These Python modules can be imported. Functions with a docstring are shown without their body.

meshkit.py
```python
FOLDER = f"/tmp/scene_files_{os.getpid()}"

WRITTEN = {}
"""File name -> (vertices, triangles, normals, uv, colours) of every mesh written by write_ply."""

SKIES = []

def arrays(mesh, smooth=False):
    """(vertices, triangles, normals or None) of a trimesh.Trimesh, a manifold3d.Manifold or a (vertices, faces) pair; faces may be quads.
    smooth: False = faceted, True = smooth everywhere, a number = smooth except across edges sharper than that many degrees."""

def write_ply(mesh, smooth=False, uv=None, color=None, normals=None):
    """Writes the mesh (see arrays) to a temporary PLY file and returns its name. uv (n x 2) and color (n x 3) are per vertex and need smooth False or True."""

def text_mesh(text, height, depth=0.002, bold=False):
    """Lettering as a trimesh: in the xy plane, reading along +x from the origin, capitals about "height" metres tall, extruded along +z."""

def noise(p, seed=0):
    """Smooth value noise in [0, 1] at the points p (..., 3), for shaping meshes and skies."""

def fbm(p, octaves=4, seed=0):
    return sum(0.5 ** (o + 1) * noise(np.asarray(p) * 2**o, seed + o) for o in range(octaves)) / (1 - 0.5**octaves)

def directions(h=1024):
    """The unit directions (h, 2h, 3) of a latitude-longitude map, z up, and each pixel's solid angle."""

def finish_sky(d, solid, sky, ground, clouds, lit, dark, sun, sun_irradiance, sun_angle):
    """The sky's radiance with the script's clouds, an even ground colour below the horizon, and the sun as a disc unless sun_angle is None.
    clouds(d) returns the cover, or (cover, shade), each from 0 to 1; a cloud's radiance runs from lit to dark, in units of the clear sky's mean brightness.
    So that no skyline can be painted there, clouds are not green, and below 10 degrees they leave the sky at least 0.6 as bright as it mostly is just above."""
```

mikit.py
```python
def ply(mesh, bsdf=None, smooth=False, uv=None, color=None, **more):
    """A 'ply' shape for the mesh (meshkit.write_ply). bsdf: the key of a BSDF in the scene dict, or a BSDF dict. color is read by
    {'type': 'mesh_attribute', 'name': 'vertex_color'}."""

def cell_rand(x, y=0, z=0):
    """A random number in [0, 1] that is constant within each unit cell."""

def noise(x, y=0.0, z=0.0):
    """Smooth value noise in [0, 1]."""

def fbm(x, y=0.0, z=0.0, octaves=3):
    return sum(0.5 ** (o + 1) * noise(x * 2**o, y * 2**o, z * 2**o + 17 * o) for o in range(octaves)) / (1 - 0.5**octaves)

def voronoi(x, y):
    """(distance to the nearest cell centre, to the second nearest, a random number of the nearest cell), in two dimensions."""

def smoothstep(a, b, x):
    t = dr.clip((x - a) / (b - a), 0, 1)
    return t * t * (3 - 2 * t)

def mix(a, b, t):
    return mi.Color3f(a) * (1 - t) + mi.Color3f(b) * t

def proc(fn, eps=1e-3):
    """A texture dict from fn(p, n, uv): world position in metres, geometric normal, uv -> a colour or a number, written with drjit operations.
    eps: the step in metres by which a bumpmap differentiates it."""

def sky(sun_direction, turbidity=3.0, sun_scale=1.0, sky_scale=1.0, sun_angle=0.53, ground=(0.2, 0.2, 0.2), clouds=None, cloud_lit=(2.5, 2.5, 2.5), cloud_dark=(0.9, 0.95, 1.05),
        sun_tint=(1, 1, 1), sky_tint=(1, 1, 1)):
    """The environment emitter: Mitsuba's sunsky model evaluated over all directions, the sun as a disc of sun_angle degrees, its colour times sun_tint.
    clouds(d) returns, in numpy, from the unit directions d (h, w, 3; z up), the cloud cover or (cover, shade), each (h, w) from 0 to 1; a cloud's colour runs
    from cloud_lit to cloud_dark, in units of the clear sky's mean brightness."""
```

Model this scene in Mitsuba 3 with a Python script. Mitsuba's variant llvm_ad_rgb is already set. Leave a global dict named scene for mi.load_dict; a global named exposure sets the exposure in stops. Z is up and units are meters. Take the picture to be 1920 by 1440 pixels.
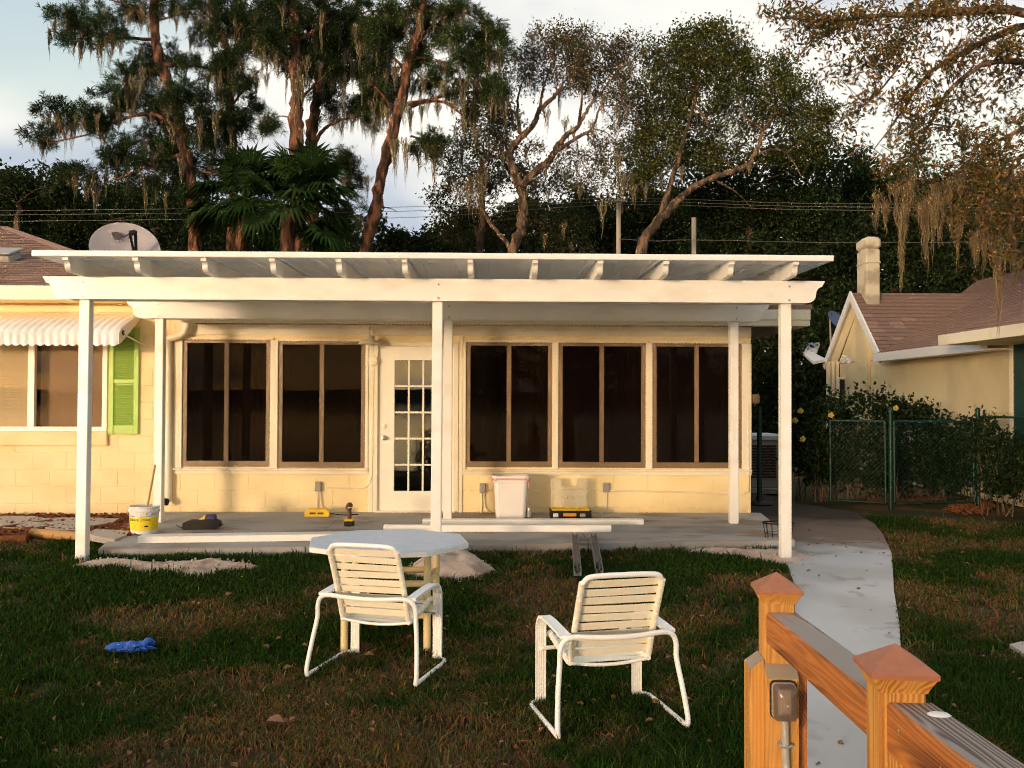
import math, random
import numpy as np, trimesh, shapely, drjit as dr, mitsuba as mi, mikit, meshkit
from shapely.geometry import Polygon, box as sbox, Point
from mikit import noise, fbm, smoothstep, mix, proc, cell_rand
random.seed(7); rng = np.random.default_rng(11)
T = mi.ScalarTransform4f
scene, labels = {}, {}

# ------------------------------------------------------------------ camera, sky, exposure
F = 1720.0                                   # focal length in pixels of the 1920 px wide photograph
CAM = np.array([0.551, -8.449, 1.470]); YAW, PITCH, ROLL = 0.016, 0.018, 0.004
def _axes():
    cy, sy, cp, sp, cr, sr = math.cos(YAW), math.sin(YAW), math.cos(PITCH), math.sin(PITCH), math.cos(ROLL), math.sin(ROLL)
    f = np.array([sy*cp, cy*cp, sp]); r = np.array([cy, -sy, 0.]); u = np.cross(r, f)
    return r*cr+u*sr, -r*sr+u*cr, f
RT, UP, FW = _axes()
scene['camera'] = {'type': 'perspective', 'fov': 2*math.degrees(math.atan(960/F)), 'fov_axis': 'x', 'near_clip': 0.05, 'far_clip': 4000.0,
                   'to_world': T().look_at(origin=CAM.tolist(), target=(CAM+FW).tolist(), up=UP.tolist())}
SUN_AZ, SUN_EL = math.radians(33.5), math.radians(2.6)      # behind the camera and to its left, low over the lake
SUN = [-math.sin(SUN_AZ)*math.cos(SUN_EL), -math.cos(SUN_AZ)*math.cos(SUN_EL), math.sin(SUN_EL)]
def cloud_cover(d):
    q = d/np.maximum(d[..., 2:3]+0.22, 0.06)
    n = meshkit.fbm(q*np.array([1.5, 1.5, 0.1])+np.array([3.1, 1.7, 0]), 5, 3)
    s = meshkit.fbm(q*np.array([2.1, 2.1, 0.1])+np.array([7.7, 0.4, 0]), 5, 9)
    t = np.clip((n-0.36)/0.26, 0, 1)
    return 0.25+0.72*t*t*(3-2*t), np.clip((s-0.36)/0.22, 0, 1)
scene['sky'] = mikit.sky(SUN, turbidity=3.0, sun_scale=1.0, sky_scale=2.4, sun_angle=9.5, clouds=cloud_cover,
                         cloud_lit=(1.95, 1.84, 1.66), cloud_dark=(.95, 1.06, 1.24), sun_tint=(.98, 2.08, 33.), sky_tint=(.95, 1.0, 1.09))
exposure = 3.34

# ------------------------------------------------------------------ helpers
def ray(px, py):
    return FW+RT*((px-960)/F)+UP*((720-py)/F)
def at(px, py, Y):                           # the point seen at that pixel on the upright plane y = Y
    d = ray(px, py); return CAM+d*((Y-CAM[1])/d[1])
def on(px, py, z):                           # the point seen at that pixel on the level plane z
    d = ray(px, py); return CAM+d*((z-CAM[2])/d[2])
def gz(x, y):
    y = np.asarray(y, float); t = np.clip(-y/3.0, 0, 1)
    return -0.14*t*t*(3-2*t)-0.03*np.clip(-y-3, 0, 6)-0.9*np.clip((-y-10)/3, 0, 1)
def ons(px, py):                              # the point seen there on the patio slab, which falls gently away from the wall
    z = .08
    for _ in range(8): p = on(px, py, z); z = float(slz(p[1]))
    return p
def gnd(px, py):
    z = 0.
    for _ in range(12): p = on(px, py, z); z = float(gz(p[0], p[1]))
    return p
def cat(ms):
    ms = [m for m in ms if len(m[0])]
    o, vs, fs = 0, [], []
    for v, f in ms: vs.append(v); fs.append(np.asarray(f)+o); o += len(v)
    return np.vstack(vs), np.vstack(fs)
def tm(m): return np.array(m.vertices), np.array(m.faces)
def box(x0, x1, y0, y1, z0, z1, ch=0.0):
    if ch:
        c = np.array([(x0+x1)/2, (y0+y1)/2, (z0+z1)/2]); h = np.array([x1-x0, y1-y0, z1-z0])/2; ch = min(ch, h.min()*0.9)
        p = [np.array(s)*(h-ch*(np.arange(3) != k)) for k in range(3) for s in np.ndindex(2, 2, 2) for s in [2*np.array(s)-1]]
        m = trimesh.Trimesh(np.array(p)+c).convex_hull
        return tm(m)
    v = np.array([[x, y, z] for x in (x0, x1) for y in (y0, y1) for z in (z0, z1)], float)
    return v, np.array([[0,1,3],[0,3,2],[4,6,7],[4,7,5],[0,4,5],[0,5,1],[2,3,7],[2,7,6],[0,2,6],[0,6,4],[1,5,7],[1,7,3]])
def mv(m, p=(0,0,0), rz=0., rx=0., ry=0., s=1.):
    v = np.asarray(m[0], float)*s
    for a, (i, j) in ((rx, (1, 2)), (ry, (2, 0)), (rz, (0, 1))):
        if a: v = v.copy(); vi, vj = v[:, i].copy(), v[:, j].copy(); v[:, i], v[:, j] = vi*math.cos(a)-vj*math.sin(a), vi*math.sin(a)+vj*math.cos(a)
    return v+np.asarray(p, float), m[1]
def cr(pts, n=6):
    p = np.asarray(pts, float); p = np.vstack([2*p[0]-p[1], p, 2*p[-1]-p[-2]]); out = []
    for i in range(1, len(p)-2):
        for t in np.arange(n)/n:
            out.append(0.5*(2*p[i]+(p[i+1]-p[i-1])*t+(2*p[i-1]-5*p[i]+4*p[i+1]-p[i+2])*t*t+(3*p[i]-p[i-1]-3*p[i+1]+p[i+2])*t**3))
    return np.array(out+[p[-2]])
def sweep(path, prof, up=(0, 0, 1), scale=None, caps=True):
    """profile (k,2) swept along the path; its first axis sideways (path x up), the second axis along up."""
    p = np.asarray(path, float); t = np.gradient(p, axis=0); t /= np.linalg.norm(t, axis=1, keepdims=True)+1e-12
    up = np.broadcast_to(np.asarray(up, float), p.shape); s = np.cross(t, up); s /= np.linalg.norm(s, axis=1, keepdims=True)+1e-12; u = np.cross(s, t)
    sc = np.ones(len(p)) if scale is None else np.asarray(scale); k = len(prof); prof = np.asarray(prof, float)
    v = p[:, None]+sc[:, None, None]*(prof[None, :, :1]*s[:, None]+prof[None, :, 1:]*u[:, None])
    i, j = np.meshgrid(np.arange(len(p)-1), np.arange(k), indexing='ij'); a, b = i*k+j, i*k+(j+1) % k
    f = np.vstack([np.stack([a, b, b+k], -1).reshape(-1, 3), np.stack([a, b+k, a+k], -1).reshape(-1, 3)]); v = v.reshape(-1, 3)
    if caps:
        n = len(v); v = np.vstack([v, p[0], p[-1]]); j = np.arange(k); l = (len(p)-1)*k
        f = np.vstack([f, np.stack([(j+1) % k, j, np.full(k, n)], -1), np.stack([l+j, l+(j+1) % k, np.full(k, n+1)], -1)])
    return v, f
def circ(r, n=8): a = np.arange(n)*2*math.pi/n; return np.stack([r*np.cos(a), r*np.sin(a)], -1)
def tube(path, r, n=8):
    p = np.asarray(path, float); r = np.broadcast_to(np.asarray(r, float), (len(p),))
    t = np.gradient(p, axis=0); t /= np.linalg.norm(t, axis=1, keepdims=True)+1e-12
    u = np.cross(t[0], [0.31, 0.17, 0.9] if abs(t[0][2]) < 0.9 else [1, 0.1, 0]); ups = []
    for d in t: u = u-d*(u@d); u /= np.linalg.norm(u)+1e-12; ups.append(u)
    return sweep(p, circ(1, n), np.array(ups), r)
def rod(a, b, r, n=8): return tube([a, (np.asarray(a)+np.asarray(b))/2, b], r, n)
def lathe(prof, n=24, c=(0, 0, 0)):
    prof = np.asarray(prof, float); a = np.arange(n)*2*math.pi/n
    v = np.stack([prof[:, None, 0]*np.cos(a), prof[:, None, 0]*np.sin(a), np.broadcast_to(prof[:, None, 1], (len(prof), n))], -1).reshape(-1, 3)
    i, j = np.meshgrid(np.arange(len(prof)-1), np.arange(n), indexing='ij'); p, q = i*n+j, i*n+(j+1) % n
    return v+np.asarray(c, float), np.vstack([np.stack([p, q, q+n], -1).reshape(-1, 3), np.stack([p, q+n, p+n], -1).reshape(-1, 3)])
def extr(poly, h):                            # polygon in x,y extruded along z
    if isinstance(poly, (list, np.ndarray)): poly = Polygon(poly)
    gs = getattr(poly, 'geoms', [poly])
    return cat([tm(trimesh.creation.extrude_polygon(g, h, engine='earcut')) for g in gs if g.area > 1e-7])
def wallx(m, y): v, f = m; return np.stack([v[:, 0], y+v[:, 2], v[:, 1]], -1), f       # (x, y, depth) -> (x, Y, z) upright plane facing the camera
def sidex(m, x): v, f = m; return np.stack([x+v[:, 2], v[:, 0], v[:, 1]], -1), f       # polygon in (Y, z), extruded along X
USED, HELD = {}, set()
def uniq(key):
    if key not in USED: USED[key] = 0; return key
    while True:
        USED[key] += 1; k = f'{key}_{USED[key]:03d}'
        if k not in USED: USED[k] = 0; return k
def hold(key): key = uniq(key); HELD.add(key); return key
def put(key, m, bsdf, smooth=30, color=None, to=None):
    key = key if key in HELD and key not in scene else uniq(key); d = dict(m) if isinstance(m, dict) else mikit.ply(m, bsdf, smooth=smooth, color=color)
    if to is not None: d['to_world'] = to
    scene[key] = d; return key
def tag(key, label=None, cat_=None, group=None, kind=None):
    labels[key] = {k: v for k, v in dict(label=label, category=cat_, group=group, kind=kind).items() if v}; return key
def thing(key, label, cat_, group=None): return tag(hold(key), label, cat_, group)

# ------------------------------------------------------------------ materials
def pbr(name, col, rough=0.5, metal=0.0, spec=0.5, **kw):
    base = col if isinstance(col, dict) else {'type': 'rgb', 'value': list(col)}
    scene[name] = {'type': 'twosided', 'bsdf': {'type': 'principled', 'base_color': base, 'roughness': rough, 'metallic': metal, 'specular': spec, **kw}}
    return name
def bumped(name, col, rough, bump, scale, spec=0.4):
    base = col if isinstance(col, dict) else {'type': 'rgb', 'value': list(col)}
    scene[name] = {'type': 'twosided', 'bsdf': {'type': 'bumpmap', 'arbitrary': bump, 'scale': scale, 'bsdf': {'type': 'principled', 'base_color': base, 'roughness': rough, 'specular': spec}}}
    return name
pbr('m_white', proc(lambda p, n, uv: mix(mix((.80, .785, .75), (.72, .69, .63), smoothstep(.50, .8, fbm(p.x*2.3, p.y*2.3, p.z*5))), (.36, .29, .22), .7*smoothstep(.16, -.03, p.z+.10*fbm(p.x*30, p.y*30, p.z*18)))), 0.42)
pbr('m_strap', (.80, .74, .60), 0.45)
pbr('m_chairframe', (.82, .81, .78), 0.3)
pbr('m_trim', proc(lambda p, n, uv: mix((.76, .70, .55), (.66, .56, .38), smoothstep(.5, .85, fbm(p.x*3, p.y*3, p.z*1.3)))), 0.5)
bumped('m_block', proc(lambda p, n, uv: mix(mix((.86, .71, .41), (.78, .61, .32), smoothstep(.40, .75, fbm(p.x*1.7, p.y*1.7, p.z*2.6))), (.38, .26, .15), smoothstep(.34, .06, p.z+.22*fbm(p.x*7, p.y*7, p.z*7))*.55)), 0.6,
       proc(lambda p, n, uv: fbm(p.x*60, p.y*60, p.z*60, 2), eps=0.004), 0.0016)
pbr('m_mortar', (.80, .65, .36), 0.8)
pbr('m_bronze', (.165, .105, .055), 0.5)
pbr('m_dark', (.018, .014, .012), 0.9)
pbr('m_interior', (.10, .075, .055), 0.9)
pbr('m_curtain', proc(lambda p, n, uv: mix((.10, .068, .042), (.05, .034, .024), 0.5*smoothstep(.3, .7, dr.abs(dr.sin(p.x*42)))+0.5*smoothstep(.3, .7, dr.abs(dr.sin(p.z*42))))), 0.9)
pbr('m_tan', (.20, .125, .065), 0.9)
pbr('m_blind', (.58, .46, .27), 0.6)
pbr('m_shutter', (.33, .50, .10), 0.5)
pbr('m_muntin', (.80, .76, .66), 0.45)
scene['m_glass'] = {'type': 'thindielectric', 'int_ior': 1.65}
scene['m_pane'] = {'type': 'thindielectric', 'int_ior': 1.5, 'specular_reflectance': {'type': 'rgb', 'value': [.45, .42, .38]}}
scene['m_screen'] = {'type': 'blendbsdf', 'weight': 0.16, 'a': {'type': 'thindielectric', 'int_ior': 1.5, 'specular_transmittance': {'type': 'rgb', 'value': [.20, .16, .13]}, 'specular_reflectance': {'type': 'rgb', 'value': [.16, .135, .115]}},
                     'b': {'type': 'twosided', 'bsdf': {'type': 'diffuse', 'reflectance': {'type': 'rgb', 'value': [.020, .013, .009]}}}}   # dark insect screen over the glass
scene['m_clear'] = {'type': 'blendbsdf', 'weight': 0.5, 'a': {'type': 'thindielectric', 'int_ior': 1.5}, 'b': {'type': 'principledthin', 'base_color': {'type': 'rgb', 'value': [.86, .82, .70]}, 'roughness': .3, 'diff_trans': 1.0}}
for i, c in enumerate(((.185, .112, .085), (.21, .13, .098), (.155, .096, .076))):
    pbr(f'm_shingle{i}', proc(lambda p, n, uv, c=c: mix(c, tuple(0.72*x for x in c), noise(p.x*45, p.y*45, p.z*45))), 0.9) if i == 0 else pbr(f'm_shingle{i}', c, 0.9)
bumped('m_slab', proc(lambda p, n, uv: mix(mix((.33, .315, .295), (.23, .21, .19), smoothstep(.40, .72, fbm(p.x*1.6, p.y*3.2, p.z, 4))), (.20, .135, .085), 0.75*smoothstep(.58, .80, fbm(p.x*2.1+9, p.y*4.0, 3.0, 4)))), 0.85,
       proc(lambda p, n, uv: fbm(p.x*70, p.y*70, p.z*70, 2), eps=0.004), 0.002)
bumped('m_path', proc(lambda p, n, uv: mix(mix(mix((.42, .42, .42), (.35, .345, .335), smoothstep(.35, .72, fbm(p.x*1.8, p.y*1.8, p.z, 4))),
       (.15, .10, .07), dr.clip(0.95*smoothstep(.1, 1.3, p.y+1.3*(fbm(p.x*3, p.y*3, 0, 4)-.5))+0.35*smoothstep(.66, .8, fbm(p.x*5, p.y*5, 4, 4)), 0, 1)), (.035, .026, .019), smoothstep(1.6, 3.4, p.y+1.2*(fbm(p.x*3, p.y*3, 2, 3)-.5)))), 0.9,  # brown dirt, then the far end's shade painted in as near-black
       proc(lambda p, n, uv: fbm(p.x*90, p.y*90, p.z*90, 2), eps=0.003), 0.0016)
pbr('m_soil', proc(lambda p, n, uv: mix((.035, .033, .014), (.085, .055, .028), smoothstep(.38, .68, fbm(p.x*1.3, p.y*1.3, 0, 4)))), 0.95, spec=0.1)
bumped('m_sand', proc(lambda p, n, uv: mix((.46, .37, .30), (.30, .21, .155), smoothstep(.45, .75, fbm(p.x*7, p.y*7, p.z*7, 4)))), 0.95,
       proc(lambda p, n, uv: fbm(p.x*40, p.y*40, p.z*40, 3), eps=0.004), 0.01, 0.1)
def wood_grain(p, along, across, z):
    w = fbm(across*6+31, along*1.3, z*6, 3); g = across*560+z*430+w*40+fbm(across*16, along*1.3, z*16, 3)*60
    return dr.square(dr.sin(g*.5))
def rail_col(p, n, uv):
    g = wood_grain(p, p.y, p.x, p.z)
    side = mix((.45, .155, .034), (.10, .027, .008), 0.45*g+0.60*smoothstep(.40, .62, fbm(p.x*10, p.y*2.6, p.z*12+5, 3)))
    top = mix((.30, .245, .205), (.10, .072, .058), g*smoothstep(.38, .56, fbm(p.x*26, p.y*1.6, 3, 2)))      # weathered upper face
    return mix(side, top, smoothstep(.7, .9, dr.abs(n.z)))
def post_col(p, n, uv):
    g = wood_grain(p, p.z, p.x, p.y)
    return mix(mix((.54, .27, .062), (.31, .115, .02), g*(.35+.65*smoothstep(.3, .6, fbm(p.x*22, p.y*22, p.z*1.4, 2)))), (.30, .24, .18), smoothstep(.55, .8, dr.abs(n.z)))
bumped('m_rail', proc(rail_col), 0.62, proc(lambda p, n, uv: wood_grain(p, p.y, p.x, p.z)), 0.0008)
bumped('m_post', proc(post_col), 0.6, proc(lambda p, n, uv: wood_grain(p, p.z, p.x, p.y)), 0.0010)
pbr('m_copper', proc(lambda p, n, uv: mix((.46, .175, .085), (.34, .14, .085), fbm(p.x*60, p.y*60, p.z*60))), 0.42, 0.35)
pbr('m_grey', (.30, .28, .25), 0.5)
pbr('m_conduit', (.34, .32, .29), 0.5)
pbr('m_steel', (.42, .42, .42), 0.4, 0.7)
scene['m_smoke'] = {'type': 'blendbsdf', 'weight': 0.35, 'a': {'type': 'thindielectric', 'int_ior': 1.6, 'specular_transmittance': {'type': 'rgb', 'value': [.62, .55, .5]}}, 'b': {'type': 'twosided', 'bsdf': {'type': 'principled', 'base_color': {'type': 'rgb', 'value': [.30, .23, .18]}, 'roughness': .25}}}
pbr('m_black', (.012, .011, .011), 0.5, spec=0.25)
pbr('m_yellow', (.78, .50, .02), 0.4)
pbr('m_lemon', (.85, .64, .02), 0.4)
pbr('m_orange', (.75, .30, .02), 0.45)
pbr('m_blue', (.015, .09, .42), 0.55)
pbr('m_dishblue', (.05, .075, .17), 0.5)
pbr('m_navy', (.03, .04, .12), 0.5)
pbr('m_plastic', (.76, .73, .70), 0.4)
pbr('m_pink', (.75, .33, .27), 0.5)
pbr('m_stick', (.45, .25, .09), 0.6)
pbr('m_pvc', (.72, .58, .30), 0.5)
pbr('m_tabletop', proc(lambda p, n, uv: mix((.50, .53, .57), (.42, .46, .50), fbm(p.x*22, p.y*22, p.z*22, 3))), 0.5)
pbr('m_dish', (.22, .21, .235), 0.6)
pbr('m_green', (.005, .030, .022), 0.4, spec=.25)
pbr('m_rust', (.10, .055, .03), 0.8)
pbr('m_mulch', proc(lambda p, n, uv: mix((.24, .085, .035), (.11, .045, .022), noise(p.x*40, p.y*40, p.z*40))), 0.95, spec=0.1)
pbr('m_flag', proc(lambda p, n, uv: mix((.40, .36, .32), (.32, .28, .24), fbm(p.x*6, p.y*6, p.z*6, 3))), 0.85)
bumped('m_stucco', proc(lambda p, n, uv: mix((.62, .53, .33), (.46, .39, .25), smoothstep(.35, .75, fbm(p.x*1.1, p.y*1.1, p.z*.6, 4)))), 0.9,
       proc(lambda p, n, uv: fbm(p.x*14, p.y*14, p.z*14, 3), eps=0.02), 0.03, 0.1)
pbr('m_chimney', proc(lambda p, n, uv: mix((.50, .45, .33), (.30, .26, .19), smoothstep(.42, .72, fbm(p.x*3.5, p.y*3.5, p.z*3.5, 4)))), 0.9)
pbr('m_bluewhite', (.62, .62, .62), 0.5)
def bark(c0, c1, sc): return dict(col=proc(lambda p, n, uv: mix(c0, c1, smoothstep(.35, .62, fbm(p.x*sc, p.y*sc, p.z*sc*.30, 4)))), bump=proc(lambda p, n, uv: fbm(p.x*sc*1.6, p.y*sc*1.6, p.z*sc*.45, 3), eps=.01))
for nm, c0, c1 in (('m_bark', (.185, .088, .050), (.035, .021, .016)), ('m_oakbark', (.17, .11, .068), (.045, .033, .025))): q = bark(c0, c1, 11.); bumped(nm, q['col'], 0.95, q['bump'], 0.10, 0.1)
pbr('m_pole', (.42, .37, .32), 0.9)
pbr('m_water', (.02, .03, .035), 0.06)
pbr('m_far', (.02, .024, .018), 1.0, spec=0.0)
scene['m_leaf'] = {'type': 'principledthin', 'base_color': {'type': 'mesh_attribute', 'name': 'vertex_color'}, 'roughness': 0.55, 'spec_trans': 0.0, 'diff_trans': 0.55, 'eta': 1.3}
scene['m_grass'] = {'type': 'principledthin', 'base_color': {'type': 'mesh_attribute', 'name': 'vertex_color'}, 'roughness': 0.7, 'spec_trans': 0.0, 'diff_trans': 0.5, 'eta': 1.2}

#@@SETTING
YW, SL = 2.683, 0.076
def slz(y): return 0.072+0.0185*(y-0.3)
YE = 2.28
# ------------------------------------------------------------------ ground, lake, far shore
xs = np.unique(np.concatenate([np.linspace(-700, -9, 24), np.arange(-9, 12.01, 0.14), np.linspace(12, 700, 24)]))
ys = np.unique(np.concatenate([np.linspace(-13.2, -8, 12), np.arange(-8, 8.01, 0.14), np.linspace(8, 900, 30)]))
gx, gy = np.meshgrid(xs, ys, indexing='ij')
near = np.clip((60-np.hypot(gx, gy))/60, 0, 1)
gzz = gz(gx, gy)-0.028+0.05*near*(meshkit.fbm(np.stack([gx*1.4, gy*1.4, 0*gx], -1), 3, 5)-0.5)
i, j = np.meshgrid(np.arange(len(xs)-1), np.arange(len(ys)-1), indexing='ij'); a = i*len(ys)+j; b = a+len(ys)
ground = (np.stack([gx, gy, gzz], -1).reshape(-1, 3), np.vstack([np.stack([a, b, b+1], -1).reshape(-1, 3), np.stack([a, b+1, a+1], -1).reshape(-1, 3)]))
tag(put('ground', ground, 'm_soil', True), kind='structure')
tag(put('lake', (np.array([[-1500, -1800, -.85], [1500, -1800, -.85], [1500, -12.4, -.85], [-1500, -12.4, -.85]], float), np.array([[0, 1, 2], [0, 2, 3]])), 'm_water', False), kind='structure')
fx = np.linspace(-900, 900, 240); fh = 6+7*meshkit.fbm(np.stack([fx*.012, 0*fx, 0*fx], -1), 4, 2)
fv = np.concatenate([np.stack([fx, np.full_like(fx, -760)+8*np.sin(fx*.03), 0*fx-1.2], -1), np.stack([fx, np.full_like(fx, -780.), fh], -1), np.stack([fx, np.full_like(fx, -830.), 0*fx-1.2], -1)])
k = np.arange(239); fs_ = np.vstack([np.stack([k+o, k+o+1, k+o+241], -1) for o in (0, 240)]+[np.stack([k+o, k+o+241, k+o+240], -1) for o in (0, 240)])
tag(put('hills', (fv, fs_), 'm_far', True), kind='structure')

def sheet(poly, zf, res, key, mat, kind='structure', label=None, cat_=None, skirt=0.0, sm=True):
    """a draped sheet over a polygon: z = zf(x, y); with its edge turned down by skirt"""
    x0, y0, x1, y1 = poly.bounds
    poly = poly.segmentize(res*1.2); ring = np.array(poly.exterior.coords)[:-1]
    X, Y = np.meshgrid(np.arange(x0, x1, res), np.arange(y0, y1, res)); P = np.stack([X.ravel(), Y.ravel()], -1)
    inn = poly.buffer(-res*.45); P = P[shapely.contains_xy(inn, P[:, 0], P[:, 1])] if not inn.is_empty else P[:0]
    A = np.vstack([ring, P]); from scipy.spatial import Delaunay
    tri = Delaunay(A).simplices; c = A[tri].mean(1); tri = tri[shapely.contains_xy(poly, c[:, 0], c[:, 1])]
    q = A[tri]; s = (q[:, 1, 0]-q[:, 0, 0])*(q[:, 2, 1]-q[:, 0, 1])-(q[:, 1, 1]-q[:, 0, 1])*(q[:, 2, 0]-q[:, 0, 0]); tri[s < 0] = tri[s < 0][:, ::-1]
    v = np.column_stack([A, zf(A[:, 0], A[:, 1])]); f = tri
    if skirt:
        n = len(ring); w = v[:n].copy(); w[:, 2] -= skirt; o = len(v); v = np.vstack([v, v[:n], w]); k = np.arange(n); k2 = (k+1) % n
        f = np.vstack([f, np.stack([o+k, o+n+k, o+n+k2], -1), np.stack([o+k, o+n+k2, o+k2], -1)])
    return tag(put(key, (v, f), mat, 40 if skirt else sm), label, cat_, kind=kind)

# concrete path from the lawn's edge to the gap between the houses
PL = [gnd(*q)[:2] for q in ((1452, 1500), (1478, 1300), (1486, 1200), (1489, 1095), (1470, 1052))]
PR = [gnd(*q)[:2] for q in ((1655, 1003), (1672, 1040), (1676, 1110), (1686, 1170), (1690, 1235), (1688, 1330), (1672, 1500))]
path_poly = Polygon([(1.0, -7.6)]+[tuple(p) for p in PL]+[(3.3, -.15), (3.25, .5), (3.0, 2.75), (3.05, 9.5), (4.75, 9.5), (4.75, 5.0), tuple(gnd(1600, 962)[:2]), tuple(gnd(1640, 984)[:2])]+[tuple(p) for p in PR]+[(2.0, -7.6)]).buffer(0)
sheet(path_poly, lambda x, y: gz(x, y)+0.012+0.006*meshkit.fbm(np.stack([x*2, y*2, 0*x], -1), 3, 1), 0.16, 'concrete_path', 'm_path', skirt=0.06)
# patio slab
sa, sb = on(184, 1029, SL), on(1491, 1014, SL)
slab_poly = Polygon([(sa[0], sa[1]), (sb[0], sa[1]+.02), (sb[0]+.02, YW+.05), (sa[0]+.02, YW+.05)]).intersection(sbox(-9, -1, 9, YW+.05))
slab_poly = Polygon([(sa[0], sa[1]), (sb[0], sb[1]), (at(1408, 970, YW)[0]+.12, YW-.0), (at(1408, 970, YW)[0], YW+.02), (at(262, 970, YW)[0], YW+.02)])
joints = [on(612, 1000, SL)[0]-.04, on(1085, 990, SL)[0]]
sx0, sx1 = slab_poly.bounds[0], slab_poly.bounds[2]
for q0, q1 in ((sx0-1, joints[0]), (joints[0], joints[1]), (joints[1], sx1+1)):
    g = slab_poly.intersection(sbox(q0+.003, -2, q1-.003, 6)).buffer(-.012).buffer(.012)
    sheet(g, lambda x, y: slz(y), 0.3, 'patio_slab' if q0 < sx0 else 'patio_slab__panel', 'm_slab', kind='structure' if q0 < sx0 else None, skirt=0.2)
slab_face = slab_poly.bounds
# mulch bed with flagstones along the left wall
bed_poly = Polygon([(-9.6, .95), (at(0, 1000, 0)[0]-.3, 1.05), tuple(on(60, 1002, .03)[:2]), tuple(on(150, 1010, .03)[:2]), tuple(on(205, 1015, .03)[:2]), (sa[0]+.18, sa[1]+.75), (at(262, 970, YW)[0]-.02, YW-.01), (-9.6, YW-.01)])
sheet(bed_poly, lambda x, y: 0.052+0.03*meshkit.fbm(np.stack([x*9, y*9, 0*x], -1), 3, 4), 0.07, 'mulch_bed', 'm_mulch', skirt=0.12)
n = 3600; bx0, by0, bx1, by1 = bed_poly.bounds; P = np.stack([rng.uniform(-7., bx1, n), rng.uniform(by0, by1, n)], -1); P = P[shapely.contains_xy(bed_poly.buffer(-.02), P[:, 0], P[:, 1])]
chips = []
for x, y in P: l = rng.uniform(.02, .055); chips.append(mv(box(-l, l, -.3*l, .3*l, -.004, .004), (x, y, .075+rng.uniform(0, .02)), rz=rng.uniform(0, 6.3), rx=rng.normal()*.4, ry=rng.normal()*.3))
tag(put('mulch', cat(chips), 'm_mulch', False), 'reddish brown bark mulch between the flagstones beside the left wall', 'mulch', kind='stuff')
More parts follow.
